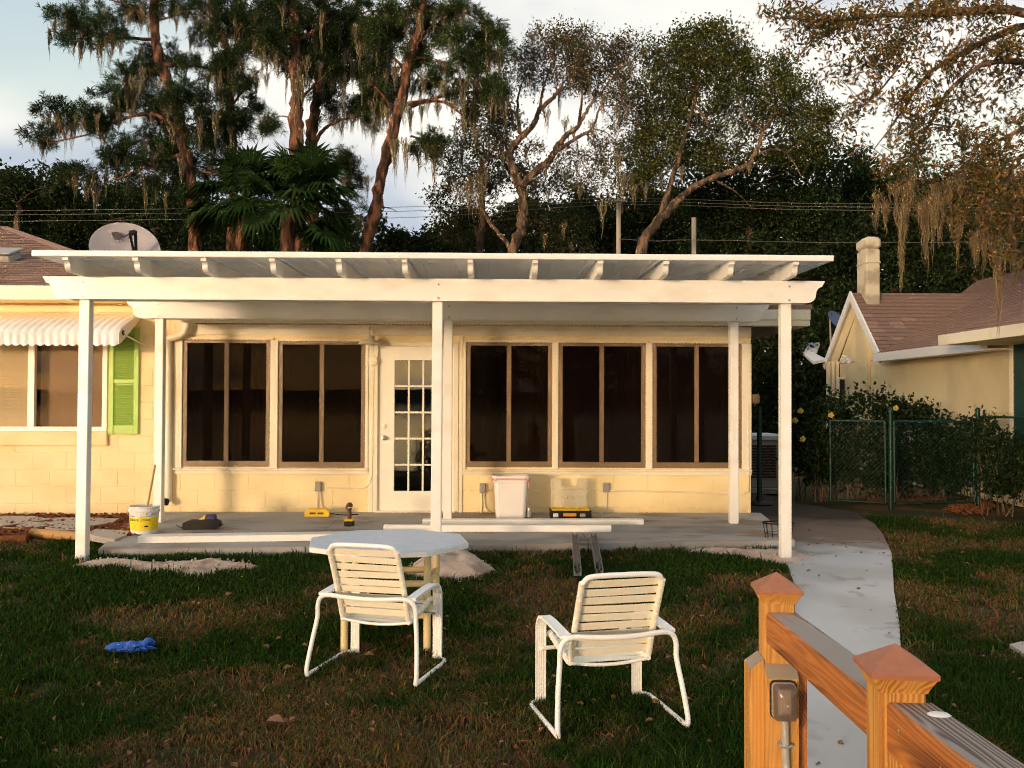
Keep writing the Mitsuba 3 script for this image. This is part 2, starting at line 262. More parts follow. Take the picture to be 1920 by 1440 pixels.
FLAGS = [([(-40, 985), (-30, 968), (60, 968), (95, 974), (40, 982), (5, 986)], 'pale flat flagstone nearest the left picture edge in the mulch bed'),
         ([(30, 986), (55, 980), (105, 978), (112, 982), (66, 989)], 'small narrow flagstone in front of the others in the mulch bed'),
         ([(85, 972), (150, 970), (225, 973), (210, 980), (180, 985), (150, 994), (105, 994), (84, 990), (112, 981)], 'broad flagstone behind the left front post'),
         ([(165, 1000), (180, 992), (243, 996), (236, 1004), (215, 1012), (176, 1005)], 'flagstone between the timber edging and the patio slab')]
for poly, lab in FLAGS:
    g = Polygon([tuple(on(x, y, .1)[:2]) for x, y in poly]).buffer(-.02).buffer(.02)
    tag(put('flagstone', mv(extr(g, .06), (0, 0, .045)), 'm_flag', 30), lab, 'flagstone', None)
p0, p1, p2 = (q+np.array([0, -.05, .035]) for q in (on(-70, 998, .02), on(60, 1004, .02), on(203, 1016, .02)))
tag(put('timber_edging', tube(cr([p0, p1, p2], 8), 0.05, 12), 'm_stick', 50), 'round landscape timber edging the mulch bed left of the front post', 'timber')

def mound(key, pts, h, lab, seed, zb=None):
    g = Polygon([tuple(gnd(x, y)[:2]) for x, y in pts]).buffer(.05).buffer(-.05)
    def zf(x, y):
        d = shapely.distance(g.exterior, shapely.points(x, y)); q = np.clip(d/.22, 0, 1)
        return gz(x, y)-.018+h*q**.7*(0.55+.9*meshkit.fbm(np.stack([x*5, y*5, 0*x], -1), 4, seed))+.03*q*meshkit.fbm(np.stack([x*22, y*22, 0*x], -1), 3, seed)
    sheet(g, zf, 0.035, key, 'm_sand', kind=None, label=lab, cat_='sand'); return g
sand = [mound('sand_pile', [(112, 1062), (165, 1052), (220, 1048), (300, 1053), (380, 1050), (455, 1052), (500, 1062), (470, 1071), (420, 1073), (390, 1080), (345, 1082), (300, 1072), (262, 1076), (215, 1064), (160, 1068)], .05, 'flat spread of pale sand around the foot of the left front post', 1),
        mound('sand_pile', [(752, 1082), (770, 1060), (800, 1046), (850, 1042), (895, 1044), (935, 1070), (900, 1084), (830, 1090)], .13, 'heap of pale dug sand beside the octagonal table', 3),
        mound('sand_pile', [(1270, 1038), (1300, 1028), (1400, 1030), (1500, 1032), (1545, 1050), (1500, 1066), (1455, 1060), (1380, 1046)], .05, 'brown sandy dirt spread along the slab around the right front post', 5)]
clods = []
for g in sand:
    x0, y0, x1, y1 = g.bounds
    for _ in range(110):
        x, y = rng.uniform(x0, x1), rng.uniform(y0, y1)
        if g.buffer(.04).contains(Point(x, y)):
            s = trimesh.creation.icosphere(1, rng.uniform(.004, .012)); s.vertices *= 1+.5*(rng.random((len(s.vertices), 1))-.5); d = g.exterior.distance(Point(x, y)) if g.contains(Point(x, y)) else 0
            clods.append(mv(tm(s), (x, y, gz(x, y)+.012+min(d, .2)*(.33 if g is sand[1] else .18))))
tag(put('soil_clods', cat(clods), 'm_sand', True), 'small clods of sand and dirt scattered over the sand piles', 'dirt', kind='stuff')

# ------------------------------------------------------------------ grass
LAWN_L = Polygon([(-10, -6.5), (1.2, -6.5)]+[tuple(p) for p in PL]+[(3.2, -.1), (sb[0], sb[1]-.03), (sa[0], sa[1]-.02), tuple(on(205, 1018, 0)[:2]), tuple(on(0, 1006, 0)[:2]), (-10, .8)])
LAWN_R = Polygon([tuple(p) for p in PR[::-1]]+[tuple(gnd(1640, 984)[:2]), tuple(gnd(1605, 964)[:2]), (4.9, 4.6), (10, 4.4), (10, -6.5), (1.9, -6.5)]).buffer(0)
lawn = LAWN_L.union(LAWN_R)
def blades(n, lo, hi, hmul):
    D = lo*(hi/lo)**rng.random(n); th = rng.uniform(-.74, .74, n)
    x, y = CAM[0]+D*np.sin(th), CAM[1]+D*np.cos(th)
    k = shapely.contains_xy(lawn, x, y)
    for g in sand: k &= ~(shapely.contains_xy(g.buffer(-.03), x, y) & (rng.random(n) < .97))
    x, y, D = x[k], y[k], D[k]; n = len(x)
    q = np.stack([x, y, 0*x], -1)
    dry = meshkit.fbm(q*1.15, 4, 21)*1.0+.30*(meshkit.fbm(q*6, 2, 8)-.5)
    dry += .22*np.exp(-(((x-.35)/1.2)**2+((y+4.15)/.8)**2))+.14*np.exp(-(((x-5.2)/1.5)**2+((y+.6)/.7)**2))-.12*np.exp(-(((x+2.8)/1.6)**2+((y+3.3)/1.8)**2))-.22*np.exp(-(((x-3.3)/.5)**2+((y+4.0)/1.1)**2))-.25*np.exp(-(((x-1.3)/.5)**2+((y+4.35)/.4)**2))-.2*np.exp(-((y+.3)/.6)**2)
    t = np.clip((dry-.45)/.17, 0, 1)*.88; isdry = rng.random(n) < t
    bald = meshkit.fbm(q*3.1, 3, 33)+.25*t; keep = rng.random(n) > np.clip((bald-.62)/.2, 0, .8)
    x, y, D, t, isdry = x[keep], y[keep], D[keep], t[keep], isdry[keep]; n = len(x)
    tall = meshkit.fbm(np.stack([x*2.2, y*2.2, 0*x], -1), 3, 14)
    h = hmul*(0.028+.055*np.clip(tall-.2, 0, 1)+.018*rng.random(n))*np.where(isdry, .75, 1.0); h *= 1+.8*np.exp(-(((x-3.2)/.7)**2+((y+4.2)/1.2)**2))+.7*np.exp(-(((x-1.25)/.45)**2+((y+4.4)/.35)**2))+.6*np.exp(-(((x+2.)/.9)**2+((y+4.9)/.4)**2)); h[rng.random(n) < .025] *= 1.8
    w = rng.uniform(.0022, .0040, n)*np.clip(D/4, .9, 2.2)
    a = rng.uniform(0, 2*math.pi, n); side = np.stack([np.cos(a), np.sin(a), 0*a], -1); b = rng.uniform(0, 2*math.pi, n); lean = np.stack([np.cos(b), np.sin(b), 0*b], -1)*(rng.random(n)[:, None]*np.where(isdry, 1.5, .8)[:, None])
    base = np.stack([x, y, gz(x, y)-.03], -1); up = np.array([0, 0, 1.])
    p1 = base+up*(h*.6+.012)[:, None]+lean*(h*.35)[:, None]; p2 = base+up*(h*.95+.012)[:, None]+lean*(h*1.0)[:, None]
    v = np.stack([base-side*w[:, None], base+side*w[:, None], p1-side*w[:, None]*.8, p1+side*w[:, None]*.8, p2], 1).reshape(-1, 3)
    o = 5*np.arange(n)[:, None]; f = np.concatenate([o+np.array([[0, 1, 3]]), o+np.array([[0, 3, 2]]), o+np.array([[2, 3, 4]])], 0)
    green = np.stack([.020+.024*rng.random(n), .042+.040*rng.random(n), .008+.008*rng.random(n)], -1)
    straw = np.stack([.11+.15*rng.random(n), .072+.095*rng.random(n), .030+.038*rng.random(n)], -1)
    c = np.where(isdry[:, None], straw, green*(1-.15*t[:, None])+straw*.15*t[:, None])
    return v, f, np.repeat(c, 5, 0)
v, f, c = blades(520000, 3.0, 12.8, 1.0)
tag(put('grass', (v, f), 'm_grass', False, color=c), 'patchy dark green and straw brown lawn grass around the path', 'grass', kind='stuff')

lit, k_ = [], 0
tq = np.linspace(0, 1, 5)
while k_ < 600:
    D, th = 3.2*(12/3.2)**rng.random(), rng.uniform(-.56, .6); x, y = CAM[0]+D*math.sin(th), CAM[1]+D*math.cos(th); onp_ = path_poly.contains(Point(x, y))
    if not (lawn.contains(Point(x, y)) or (onp_ and (y > .2 or rng.random() < .25))): continue
    k_ += 1; l = rng.uniform(.016, .042); w = .3*l*np.sin(np.pi*tq)
    v = np.vstack([np.column_stack([(tq-.5)*l, s_*w, .25*l*np.abs(s_)+.3*l*np.sin(tq*3)*rng.random()+0*tq]) for s_ in (-1, 0, 1)]); q = np.arange(4); f = np.vstack([np.stack([o+q, o+q+1, o+q+6], -1) for o in (0, 5)]+[np.stack([o+q, o+q+6, o+q+5], -1) for o in (0, 5)])
    lit.append(mv((v, f), (x, y, gz(x, y)+(.014 if onp_ else rng.uniform(.005, .035))), rz=rng.uniform(0, 6.3), rx=rng.normal()*.35, ry=rng.normal()*.35))
tag(put('leaf_litter', cat(lit), 'm_dryleaf', True), 'small dry brown leaves scattered over the lawn and the path', 'leaves', kind='stuff')

#@@HOUSE
# ------------------------------------------------------------------ the yellow house
house = thing('house', 'pale yellow block house with five dark sliding windows, glazed door and white trim', 'house')
def wr(x0, y0, x1, y1, Y=YW):                 # px box on an upright plane -> X0, X1, Z0, Z1
    ym, xm = (y0+y1)/2, (x0+x1)/2
    return at(x0, ym, Y)[0], at(x1, ym, Y)[0], at(xm, y1, Y)[2], at(xm, y0, Y)[2]
XR = at(1408, 800, YW)[0]
WIN = [wr(343, 637, 507, 875), wr(522, 640, 685, 877), wr(874, 642, 1035, 876), wr(1047, 643, 1210, 877), wr(1223, 644, 1390, 878)]
DOOR = wr(709, 650, 850, 964)
SL = slz(YW); DOOR = (DOOR[0], DOOR[1], SL+.02, DOOR[3])
LWIN = wr(-150, 640, 193, 800)
XL = -9.4; ZT = 2.62
outer = sbox(XL, 0.0, XR, ZT)
holes = [sbox(a, c, b, d) for a, b, c, d in WIN+[LWIN]]+[sbox(DOOR[0], -1, DOOR[1], DOOR[3])]
wall_poly = outer
for h in holes: wall_poly = wall_poly.difference(h)
put(house+'__wall', wallx(extr(wall_poly, .16), YW), 'm_mortar', False)
put(house+'__wall', cat([box(XR-.16, XR, YW+.16, 9.5, 0, ZT), box(XL, XL+.16, YW+.16, 9.5, 0, ZT), box(XL, XR, 9.5, 9.66, 0, ZT), box(XL+.16, XR-.16, YW+.17, 9.49, ZT-.05, ZT), box(XL+.16, XR-.16, YW+.17, 9.49, .0, .05)]), 'm_interior', False)
XJ = at(325, 800, YW)[0]                       # where the porch part meets the older left part
WZ = wr(330, 887, 700, 890)[3]
BL = -5.026
def blocks(x0, x1, z0, z1, xoff, zoff, cut, par):
    reg = sbox(x0, z0, x1, z1)
    for h in cut: reg = reg.difference(h.buffer(.004, join_style=2))
    k0, k1 = math.floor((z0-zoff)/.2032), math.ceil((z1-zoff)/.2032)
    for k in range(k0, k1):
        sh = .2032*(k % 2)
        for q in range(math.floor((x0-xoff)/.4064)-1, math.ceil((x1-xoff)/.4064)+1):
            xa, za = xoff+q*.4064+sh, zoff+k*.2032; g = sbox(xa+.0016, za+.0016, xa+.4048, za+.2016).intersection(reg)
            for g in getattr(g, 'geoms', [g]):
                if g.geom_type != 'Polygon' or g.area < .003: continue
                d = .0035+.0015*rng.random()
                if abs(g.area-g.envelope.area) < 1e-9:
                    a, c, b, e = g.bounds; m = box(a, b, YW-d, YW+.01, c, e, .0016)
                else: m = wallx(extr(g, d+.01), YW-d)
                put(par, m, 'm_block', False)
sill_z = wr(0, 801, 203, 835)
awn_top = 2.56
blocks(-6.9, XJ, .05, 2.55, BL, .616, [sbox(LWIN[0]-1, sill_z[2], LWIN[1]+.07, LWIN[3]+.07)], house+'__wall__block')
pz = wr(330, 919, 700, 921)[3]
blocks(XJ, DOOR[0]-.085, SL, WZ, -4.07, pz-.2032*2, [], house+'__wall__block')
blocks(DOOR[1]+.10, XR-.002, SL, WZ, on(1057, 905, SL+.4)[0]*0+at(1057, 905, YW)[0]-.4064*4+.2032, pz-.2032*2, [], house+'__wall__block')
# casings of the porch front
P_ = YW-.030
def casing(x0, x1, z0, z1, d=.03, key='__casing', mat='m_trim'): return put(house+key, box(x0, x1, YW-d, YW-.0005, z0, z1, .004), mat, 30)
hd = max(w[3] for w in WIN)+.03
casing(XJ+.005, XR, hd+.03, ZT-.08, .018, '__header_board')
for a, b, c, d in WIN:
    casing(a-.035, b+.035, d+.001, d+.03, .026)
for i in (0, 2, 3): pass
casing(WIN[0][0]-.11, WIN[0][0]-.002, WZ+.06, WIN[0][3]-.001)
casing(WIN[0][1]+.002, WIN[1][0]-.002, WZ+.06, WIN[0][3]-.001)
casing(WIN[1][1]+.002, WIN[1][1]+.04, WZ+.06, WIN[1][3]-.001)
casing(WIN[1][1]+.045, DOOR[0]-.062, SL+.0, hd+.026, .024)
casing(DOOR[0]-.058, DOOR[0]-.004, SL+.0, DOOR[3]+.05, .034)
casing(DOOR[0]-.004, DOOR[1]+.004, DOOR[3]+.004, DOOR[3]+.05, .030)
casing(DOOR[1]+.004, DOOR[1]+.062, SL+.0, DOOR[3]+.05, .034)
casing(DOOR[1]+.066, WIN[2][0]-.04, SL+.0, hd+.026, .024)
casing(WIN[2][0]-.038, WIN[2][0]-.002, WZ+.06, WIN[2][3]-.001)
casing(WIN[2][1]+.002, WIN[3][0]-.002, WZ+.06, WIN[3][3]-.001)
casing(WIN[3][1]+.002, WIN[4][0]-.002, WZ+.06, WIN[4][3]-.001)
casing(WIN[4][1]+.002, XR, WZ+.06, WIN[4][3]-.001, .028)
for x0, x1 in ((WIN[0][0]-.14, WIN[1][1]+.04), (WIN[2][0]-.04, XR+.002)):
    put(house+'__sill', box(x0, x1, YW-.055, YW+.02, WZ+.035, WZ+.058, .004), 'm_trim', 30)
    put(house+'__sill', box(x0, x1, YW-.026, YW, WZ-.012, WZ+.034, .004), 'm_trim', 30)
def window(a, b, c, d, i):
    w = hold(house+'__window'); f = .05; m_ = (a+b)/2; Y0 = YW-.012
    put(w+'__frame', cat([box(a, a+f, Y0, Y0+.06, c, d), box(b-f, b, Y0, Y0+.06, c, d), box(a+f, b-f, Y0, Y0+.06, d-f*.8, d), box(a+f, b-f, Y0, Y0+.06, c, c+.07)]), 'm_bronze', False)
    put(w+'__mullion', box(m_-.030, m_+.026, Y0+.006, Y0+.05, c+.07, d-f*.8, .003), 'm_bronze', 30)
    for x0, x1 in ((a+f, m_-.030), (m_+.026, b-f)):
        put(w+'__pane', (np.array([[x0, Y0+.03, c+.07], [x1, Y0+.03, c+.07], [x1, Y0+.03, d-f*.8], [x0, Y0+.03, d-f*.8]]), np.array([[0, 1, 2], [0, 2, 3]])), 'm_screen', False)
    # curtain hanging in folds behind the right half
    t = np.linspace(0, 1, 60); x = m_-.02+(b-m_-.01)*t; y = YW+.22+.025*np.sin(t*44+i)+.01*np.sin(t*17); z = np.linspace(c-.05, d+.05, 6)
    v = np.stack([np.repeat(x, 6), np.repeat(y, 6), np.tile(z, 60)], -1); q, r = np.meshgrid(np.arange(59), np.arange(5), indexing='ij'); A = q*6+r
    put(w+'__curtain', (v, np.vstack([np.stack([A, A+6, A+7], -1).reshape(-1, 3), np.stack([A, A+7, A+1], -1).reshape(-1, 3)])), 'm_curtain', True)
for i, w in enumerate(WIN): window(*w, i)
# glazed door
a, b, c, d = DOOR; Y0 = YW+.01; LT = wr(739, 675, 822, 921); LT = (LT[0], (a+b)/2*2-LT[0], LT[2], LT[3])
door = hold(house+'__door')
put(door, wallx(extr(sbox(a, c, b, d).difference(sbox(*[LT[k] for k in (0, 2, 1, 3)])), .045), Y0), 'm_muntin', False)
e = .022
put(door+'__lite_frame', wallx(extr(sbox(LT[0]-e, LT[2]-e, LT[1]+e, LT[3]+e).difference(sbox(LT[0], LT[2], LT[1], LT[3])), .012), Y0-.012), 'm_muntin', False)
gw, gh = (LT[1]-LT[0])/3, (LT[3]-LT[2])/5
for k in (1, 2): put(door+'__muntin', box(LT[0]+k*gw-.011, LT[0]+k*gw+.011, Y0-.006, Y0+.02, LT[2], LT[3], .003), 'm_muntin', 30)
for k in (1, 2, 3, 4): put(door+'__muntin', box(LT[0], LT[1], Y0-.0035, Y0+.018, LT[2]+k*gh-.011, LT[2]+k*gh+.011, .003), 'm_muntin', 30)
for k in range(3):
    for l in range(5):
        x0, x1, z0, z1 = LT[0]+k*gw, LT[0]+(k+1)*gw, LT[2]+l*gh, LT[2]+(l+1)*gh
        put(door+'__pane', (np.array([[x0, Y0+.012, z0], [x1, Y0+.012, z0], [x1, Y0+.012, z1], [x0, Y0+.012, z1]]), np.array([[0, 1, 2], [0, 2, 3]])), 'm_glass', False)
kp = at(720, 799, Y0); put(door+'__deadbolt', mv(lathe([(0, -.0), (.028, 0), (.030, .012), (.022, .024), (0, .026)], 20), (kp[0], Y0, kp[2]), rx=math.pi/2), 'm_plastic', 40)
kp = at(720, 821, Y0); put(door+'__knob', mv(lathe([(0, 0), (.032, 0), (.032, .008), (.013, .014), (.013, .035), (.027, .05), (.025, .066), (0, .072)], 20), (kp[0], Y0, kp[2]), rx=math.pi/2), 'm_steel', 40)
for zz in (700, 810, 930): kp = at(851, zz, Y0); put(door+'__hinge', rod((kp[0], Y0-.006, kp[2]-.045), (kp[0], Y0-.006, kp[2]+.045), .007, 8), 'm_trim', 40)
put(house+'__threshold', box(a-.03, b+.03, YW-.07, YW+.05, SL+.001, SL+.02, .004), 'm_trim', 30)
# left window with frame, sill, blinds, shutter
a, b, c, d = LWIN; w = hold(house+'__window'); mx = wr(53, 640, 65, 800); X0 = a
put(w+'__frame', cat([box(b, b+.055, YW-.02, YW+.05, c-.05, d+.05), box(mx[0], mx[1], YW-.012, YW+.05, c, d), box(X0-.05, b, YW-.018, YW+.05, c-.05, c), box(X0-.05, b, YW-.018, YW+.05, d, d+.05)]), 'm_muntin', False)
for x0, x1 in ((X0, mx[0]), (mx[1], b)): put(w+'__pane', (np.array([[x0, YW+.02, c], [x1, YW+.02, c], [x1, YW+.02, d], [x0, YW+.02, d]]), np.array([[0, 1, 2], [0, 2, 3]])), 'm_pane', False)
sl_ = mikit.ply(mv(box(X0, mx[0], -.022, .022, -.001, .001), rx=.95), 'm_blind')
for k in range(int((d-c)/.032)): scene[uniq(w+'__blind_slat')] = {**sl_, 'to_world': T().translate([0, YW+.09, c+.016+k*.032])}
put(w+'__curtain', (np.array([[mx[1], YW+.15, c], [b, YW+.15, c], [b, YW+.15, d], [mx[1], YW+.15, d]]), np.array([[0, 1, 2], [0, 2, 3]])), 'm_tan', False)
put(w+'__sill', box(-6.3, sill_z[1], YW-.05, YW, sill_z[2], c-.052, .004), 'm_block', 30)
s = wr(206, 614, 262, 814); sh = hold(house+'__shutter'); put(sh+'__stile', box(s[0], s[0]+.06, YW-.04, YW-.007, s[2], s[3], .004), 'm_shutter', 30); put(sh+'__stile', box(s[1]-.06, s[1], YW-.04, YW-.007, s[2], s[3], .004), 'm_shutter', 30)
zm = wr(206, 712, 262, 716)[2]
for z0, z1 in ((s[2], s[2]+.11), (zm-.02, zm+.03), (s[3]-.08, s[3])): put(sh+'__rail', box(s[0]+.06, s[1]-.06, YW-.038, YW-.007, z0, z1, .004), 'm_shutter', 30)
lv = mikit.ply(mv(box(s[0]+.06, s[1]-.06, -.016, .016, -.003, .003), rx=-.75), 'm_shutter'); put(sh+'__back', box(s[0]+.05, s[1]-.05, YW-.012, YW-.008, s[2], s[3]), 'm_shutter', False)
for z0, z1 in ((s[2]+.11, zm-.02), (zm+.03, s[3]-.08)):
    for k in range(int((z1-z0)/.03)): scene[uniq(sh+'__louver')] = {**lv, 'to_world': T().translate([0, YW-.026, z0+.016+k*.03])}
# roofs: low porch roof, hipped roof at left, fascias, soffits
fz = wr(0, 536, 117, 562, 2.2)
put(house+'__fascia', cat([box(XL-.5, XJ+.2, 2.18, 2.22, fz[2], fz[3]), box(XL-.5, XJ+.2, 2.165, 2.18, fz[2]+.06, fz[3])]), 'm_trim', False)
put(house+'__soffit', box(XL-.5, XJ+.2, 2.22, YW, fz[2]+.01, fz[2]+.03), 'm_block', False)
put(house+'__soffit', box(XL-.5, XJ-.01, YW-.05, YW-.01, fz[2]-.10, fz[2]-.02, .004), 'm_block', 30)
rz = wr(1414, 582, 1519, 611, YE)
put(house+'__fascia', cat([box(XJ+.22, rz[1], YE, YE+.03, rz[2], rz[3], .003), box(XJ+.22, rz[1], YE-.02, YE-.001, rz[2]+.07, rz[3]+.01, .003), box(rz[1]-.03, rz[1], YE+.031, 9.8, rz[2], rz[3])]), 'm_trim', False)
put(house+'__soffit', box(XJ+.22, rz[1]-.03, YE+.03, YW, rz[2]+.02, rz[2]+.03), 'm_trim', False)
vent = [box(x, x+.012, YE+.06, YW-.03, rz[2]+.012, rz[2]+.02) for x in np.arange(XJ+.3, XR, .045)]
put(house+'__soffit_vent', cat(vent), 'm_tan', False); labels[house+'__soffit_vent'] = {'kind': 'stuff'}
put(house+'__porch_roof', mv(box(XJ+.2, rz[1]+.02, 0, 7.6, 0, .06), (0, YE-.02, rz[3]+.012), rx=.03), 'm_shingle1', False)
def rhip(o, u, vv, poly, tw, ex, par, lab, limit=290, keep=None):
    """shingle tabs on the roof plane o + s*u + t*vv inside a polygon of (s, t)"""
    o, u, vv = (np.asarray(q, float) for q in (o, u, vv)); u = u/np.linalg.norm(u); vv = vv/np.linalg.norm(vv); nn = np.cross(u, vv); nn /= np.linalg.norm(nn)
    if nn[2] < 0: nn = -nn
    back = extr(Polygon(poly), .012); B = back[0]; put(par, (o+B[:, :1]*u+B[:, 1:2]*vv+(B[:, 2:]-.03)*nn, back[1]), 'm_shingle2', False)
    pg = Polygon(poly); s0, t0, s1, t1 = pg.bounds; tabs = []
    for r in range(int((t1-t0)/ex)+1):
        s = s0-rng.random()*tw
        while s < s1:
            w = tw*rng.uniform(.75, 1.2); g = sbox(s+.002, t0+r*ex, s+w-.004, t0+(r+1)*ex+.02).intersection(pg)
            if g.area > .35*w*ex and g.geom_type == 'Polygon':
                q = np.array(g.minimum_rotated_rectangle.exterior.coords) if False else np.array(g.exterior.coords)[:-1]
                k = len(q); lift = .016*(1-np.clip((q[:, 1]-t0-r*ex)/(ex+.02), 0, 1))+.003*rng.random()-.012
                top = o+q[:, :1]*u+q[:, 1:]*vv+lift[:, None]*nn; bot = top-.009*nn; j = np.arange(k); j2 = (j+1) % k
                f = np.vstack([np.stack([0*j[1:-1], j[1:-1], j2[1:-1]], -1), np.stack([j, k+j, k+j2], -1), np.stack([j, k+j2, j2], -1)])
                c = top.mean(0); d = c-CAM; px, py, dep = 960+F*(d@RT)/(d@FW), 720-F*(d@UP)/(d@FW), d@FW
                vis = -20 < px < 1940 and py > 0 and (keep is None or keep(px, py))
                tabs.append((0 if vis else 1, dep, np.vstack([top, bot]), f, rng.integers(3)))
            s += w
    tabs.sort(key=lambda q: q[:2])
    for k, (h, dep, v, f, m) in enumerate(tabs[:limit]):
        if h == 0: put(par+'__shingle', (v, f), f'm_shingle{m}', False)
    rest = [q for k, q in enumerate(tabs) if q[0] or k >= limit]
    if rest: labels[put(par+'__shingle_field', cat([q[2:4] for q in rest]), 'm_shingle0', False)] = {'kind': 'stuff'}
EZ, SLP = fz[3]+.005, .35
RY = 4.06; L = math.hypot(1, SLP)
xr = at(14, 431, 2.16+RY)[0]; xe = at(133, 468, 2.16+RY-.0)[0]
hx = xr+RY*1.0
roof = hold(house+'__roof')
rhip((0, 2.16, EZ), (1, 0, 0), (0, 1, SLP), [(XL-.5, 0), (XJ+.2, 0), (XJ+.2, (hx-XJ-.2)*L), (xr, RY*L), (XL-.5, RY*L)] if hx > XJ+.2 else [(XL-.5, 0), (hx, 0), (xr, RY*L), (XL-.5, RY*L)], .32, .14, roof, '', keep=lambda x, y: x < 150 and y < 545)
put(roof, (np.array([[xr, 2.16+RY, EZ+SLP*RY], [hx, 2.16, EZ], [hx, 2.16+2*RY, EZ], [XL-.5, 2.16+RY, EZ+SLP*RY-.02], [XL-.5, 2.16+2*RY, EZ]])-np.array([0, 0, .025]), np.array([[0, 1, 2], [0, 2, 4], [0, 4, 3]])), 'm_shingle1', False)
hp = [np.array([xr, 2.16+RY, EZ+SLP*RY]), np.array([hx, 2.16, EZ])]
caps = []
for k in range(26):
    t = k/26; c = hp[0]*(1-t)+hp[1]*t; caps.append(sweep([c+[0, 0, .012], hp[0]*(1-t-.055)+hp[1]*(t+.055)+[0, 0, .004]], [(-.11, -.03), (0, .0), (.11, -.03), (.11, -.04), (0, -.012), (-.11, -.04)]))
for k in caps: put(roof+'__hip_cap', k, 'm_shingle1', False)
rc = sweep([[XL-.5, 2.16+RY, EZ+SLP*RY+.012], [xr, 2.16+RY, EZ+SLP*RY+.012]], [(-.12, -.04), (0, 0), (.12, -.04), (.12, -.05), (0, -.012), (-.12, -.05)]); put(roof+'__ridge_cap', rc, 'm_shingle1', False)
vp = at(8, 464, 3.6); zt = EZ+SLP*(3.6-2.16)
put(roof+'__roof_vent', cat([mv(box(-.26, .16, -.15, .15, 0, .12, .02), (vp[0]+.0, 3.6, zt-.02), rx=math.atan(SLP)), mv(box(-.30, .2, -.2, .19, .12, .15, .012), (vp[0]+.0, 3.6, zt-.02), rx=math.atan(SLP))]), 'm_grey', 30)
# downspout with its bend
q = [at(349, 601, YW-.1), at(350, 612, YW-.1), at(343, 625, YW-.1), at(328, 632, YW-.08), at(315, 636, YW-.06)]
ds = put(house+'__downspout', tube([at(316, 636, YW-.06), at(317, 700, YW-.06), at(316, 800, YW-.06), at(315, 940, YW-.06)], .042, 12), 'm_trim', 50)
put(ds+'__elbow', tube(cr(q+[at(314.5, 650, YW-.06)], 6), .046, 12), 'm_trim', 50)
put(ds+'__outlet', tube([at(311, 938, YW-.12), at(309, 944, YW-.15)], .045, 12), 'm_black', 50)
# awning of fluted slats over the left window
aw = thing('awning', 'white fluted metal awning with scalloped edge over the left window', 'awning')
AX1, AYF = -3.775, 2.05
za, zb, zc = at(150, 590, YW)[2], at(100, 621, AYF)[2], at(100, 645, AYF)[2]
pitch = .0915
prof = cr([(YW-.02, za), (2.4, za-.34*(za-zb)), (2.14, zb+.05), (AYF+.015, zb-.01), (AYF, zb-.07), (AYF+.004, zc)], 5)
for k in range(24):
    x1 = AX1-k*pitch; m = 7; u = np.linspace(0, 1, m); hh = .010*np.sin(u*math.pi)
    t = np.gradient(prof, axis=0); t /= np.linalg.norm(t, axis=1, keepdims=True); nrm = np.stack([t[:, 1], -t[:, 0]], -1); nrm *= np.where(nrm[:, 1:2]-nrm[:, :1] < 0, -1, 1)
    Yz = prof[:, None]+hh[None, :, None]*nrm[:, None]; drop = np.zeros((len(prof), m)); drop[-1] = -.022*np.sin(u*math.pi)+.0
    v = np.stack([np.broadcast_to(x1-pitch+pitch*u, Yz.shape[:2]), Yz[..., 0], Yz[..., 1]+drop], -1).reshape(-1, 3)
    ii, jj = np.meshgrid(np.arange(len(prof)-1), np.arange(m-1), indexing='ij'); A = ii*m+jj
    put(aw+'__slat', (v, np.vstack([np.stack([A, A+m, A+m+1], -1).reshape(-1, 3), np.stack([A, A+m+1, A+1], -1).reshape(-1, 3)])), 'm_white', True)
sp = Polygon(list(map(tuple, prof))+[(2.14, zc+.03), (2.32, zb-.01), (YW-.02, za-.06)]).buffer(0)
put(aw+'__side_panel', sidex(extr(sp, .012), AX1+.002), 'm_white', False)
put(aw+'__brace', rod((AX1+.01, 2.2, zb-.02), (AX1+.1, YW-.02, at(262, 650, YW)[2]), .009, 8), 'm_trim', 40)
put(aw+'__scroll', sidex(mv(extr(Point(0, 0).buffer(.028).difference(Point(0, 0).buffer(.016)), .006), (2.17, zb-.005, 0)), AX1+.015), 'm_black', False)
# satellite dish on the roof
dsh = thing('satellite_dish', 'grey satellite dish with dark feed arm on the roof of the yellow house', 'satellite dish')
dc = at(238, 470, 3.15)
prof_d = [(r, .22*r*r) for r in np.linspace(0, 1, 12)]
dm = lathe([(q, w) for q, w in prof_d]+[(1.0, .205), (.97, .195)], 40); dv = dm[0]*np.array([.445, .335, .40])
dv = mv((dv, dm[1]), (0, 0, 0), rx=math.radians(76), rz=0)[0]; tl = math.radians(-15)
dv = np.stack([dv[:, 0]*math.cos(tl)-dv[:, 2]*math.sin(tl), dv[:, 1], dv[:, 0]*math.sin(tl)+dv[:, 2]*math.cos(tl)], -1)
put(dsh+'__reflector', (dv+dc, dm[1]), 'm_dish', True)
fp = dc[1]-.03
def onp(q): return [(at(x, y, fp)[0], at(x, y, fp)[2]) for x, y in q]
put(dsh+'__emblem', wallx(extr(Polygon(onp([(208.5, 436), (213, 435), (220, 435), (226, 437), (230, 441), (227, 446), (215.5, 450)])), .004), fp), 'm_black', False)
put(dsh+'__emblem', wallx(extr(Polygon(onp([(228, 447), (234, 442), (240, 438), (245, 435.5), (245, 440), (238, 443)])), .004), fp), 'm_black', False)
lt = tm(meshkit.text_mesh('dish', .034, .003)); put(dsh+'__lettering', wallx(mv((np.column_stack([lt[0][:, 0]*1.35, lt[0][:, 1]+lt[0][:, 0]*.42, lt[0][:, 2]]), lt[1]), (at(216.5, 455, fp)[0], at(216.5, 455, fp)[2], 0)), fp), 'm_navy', False)
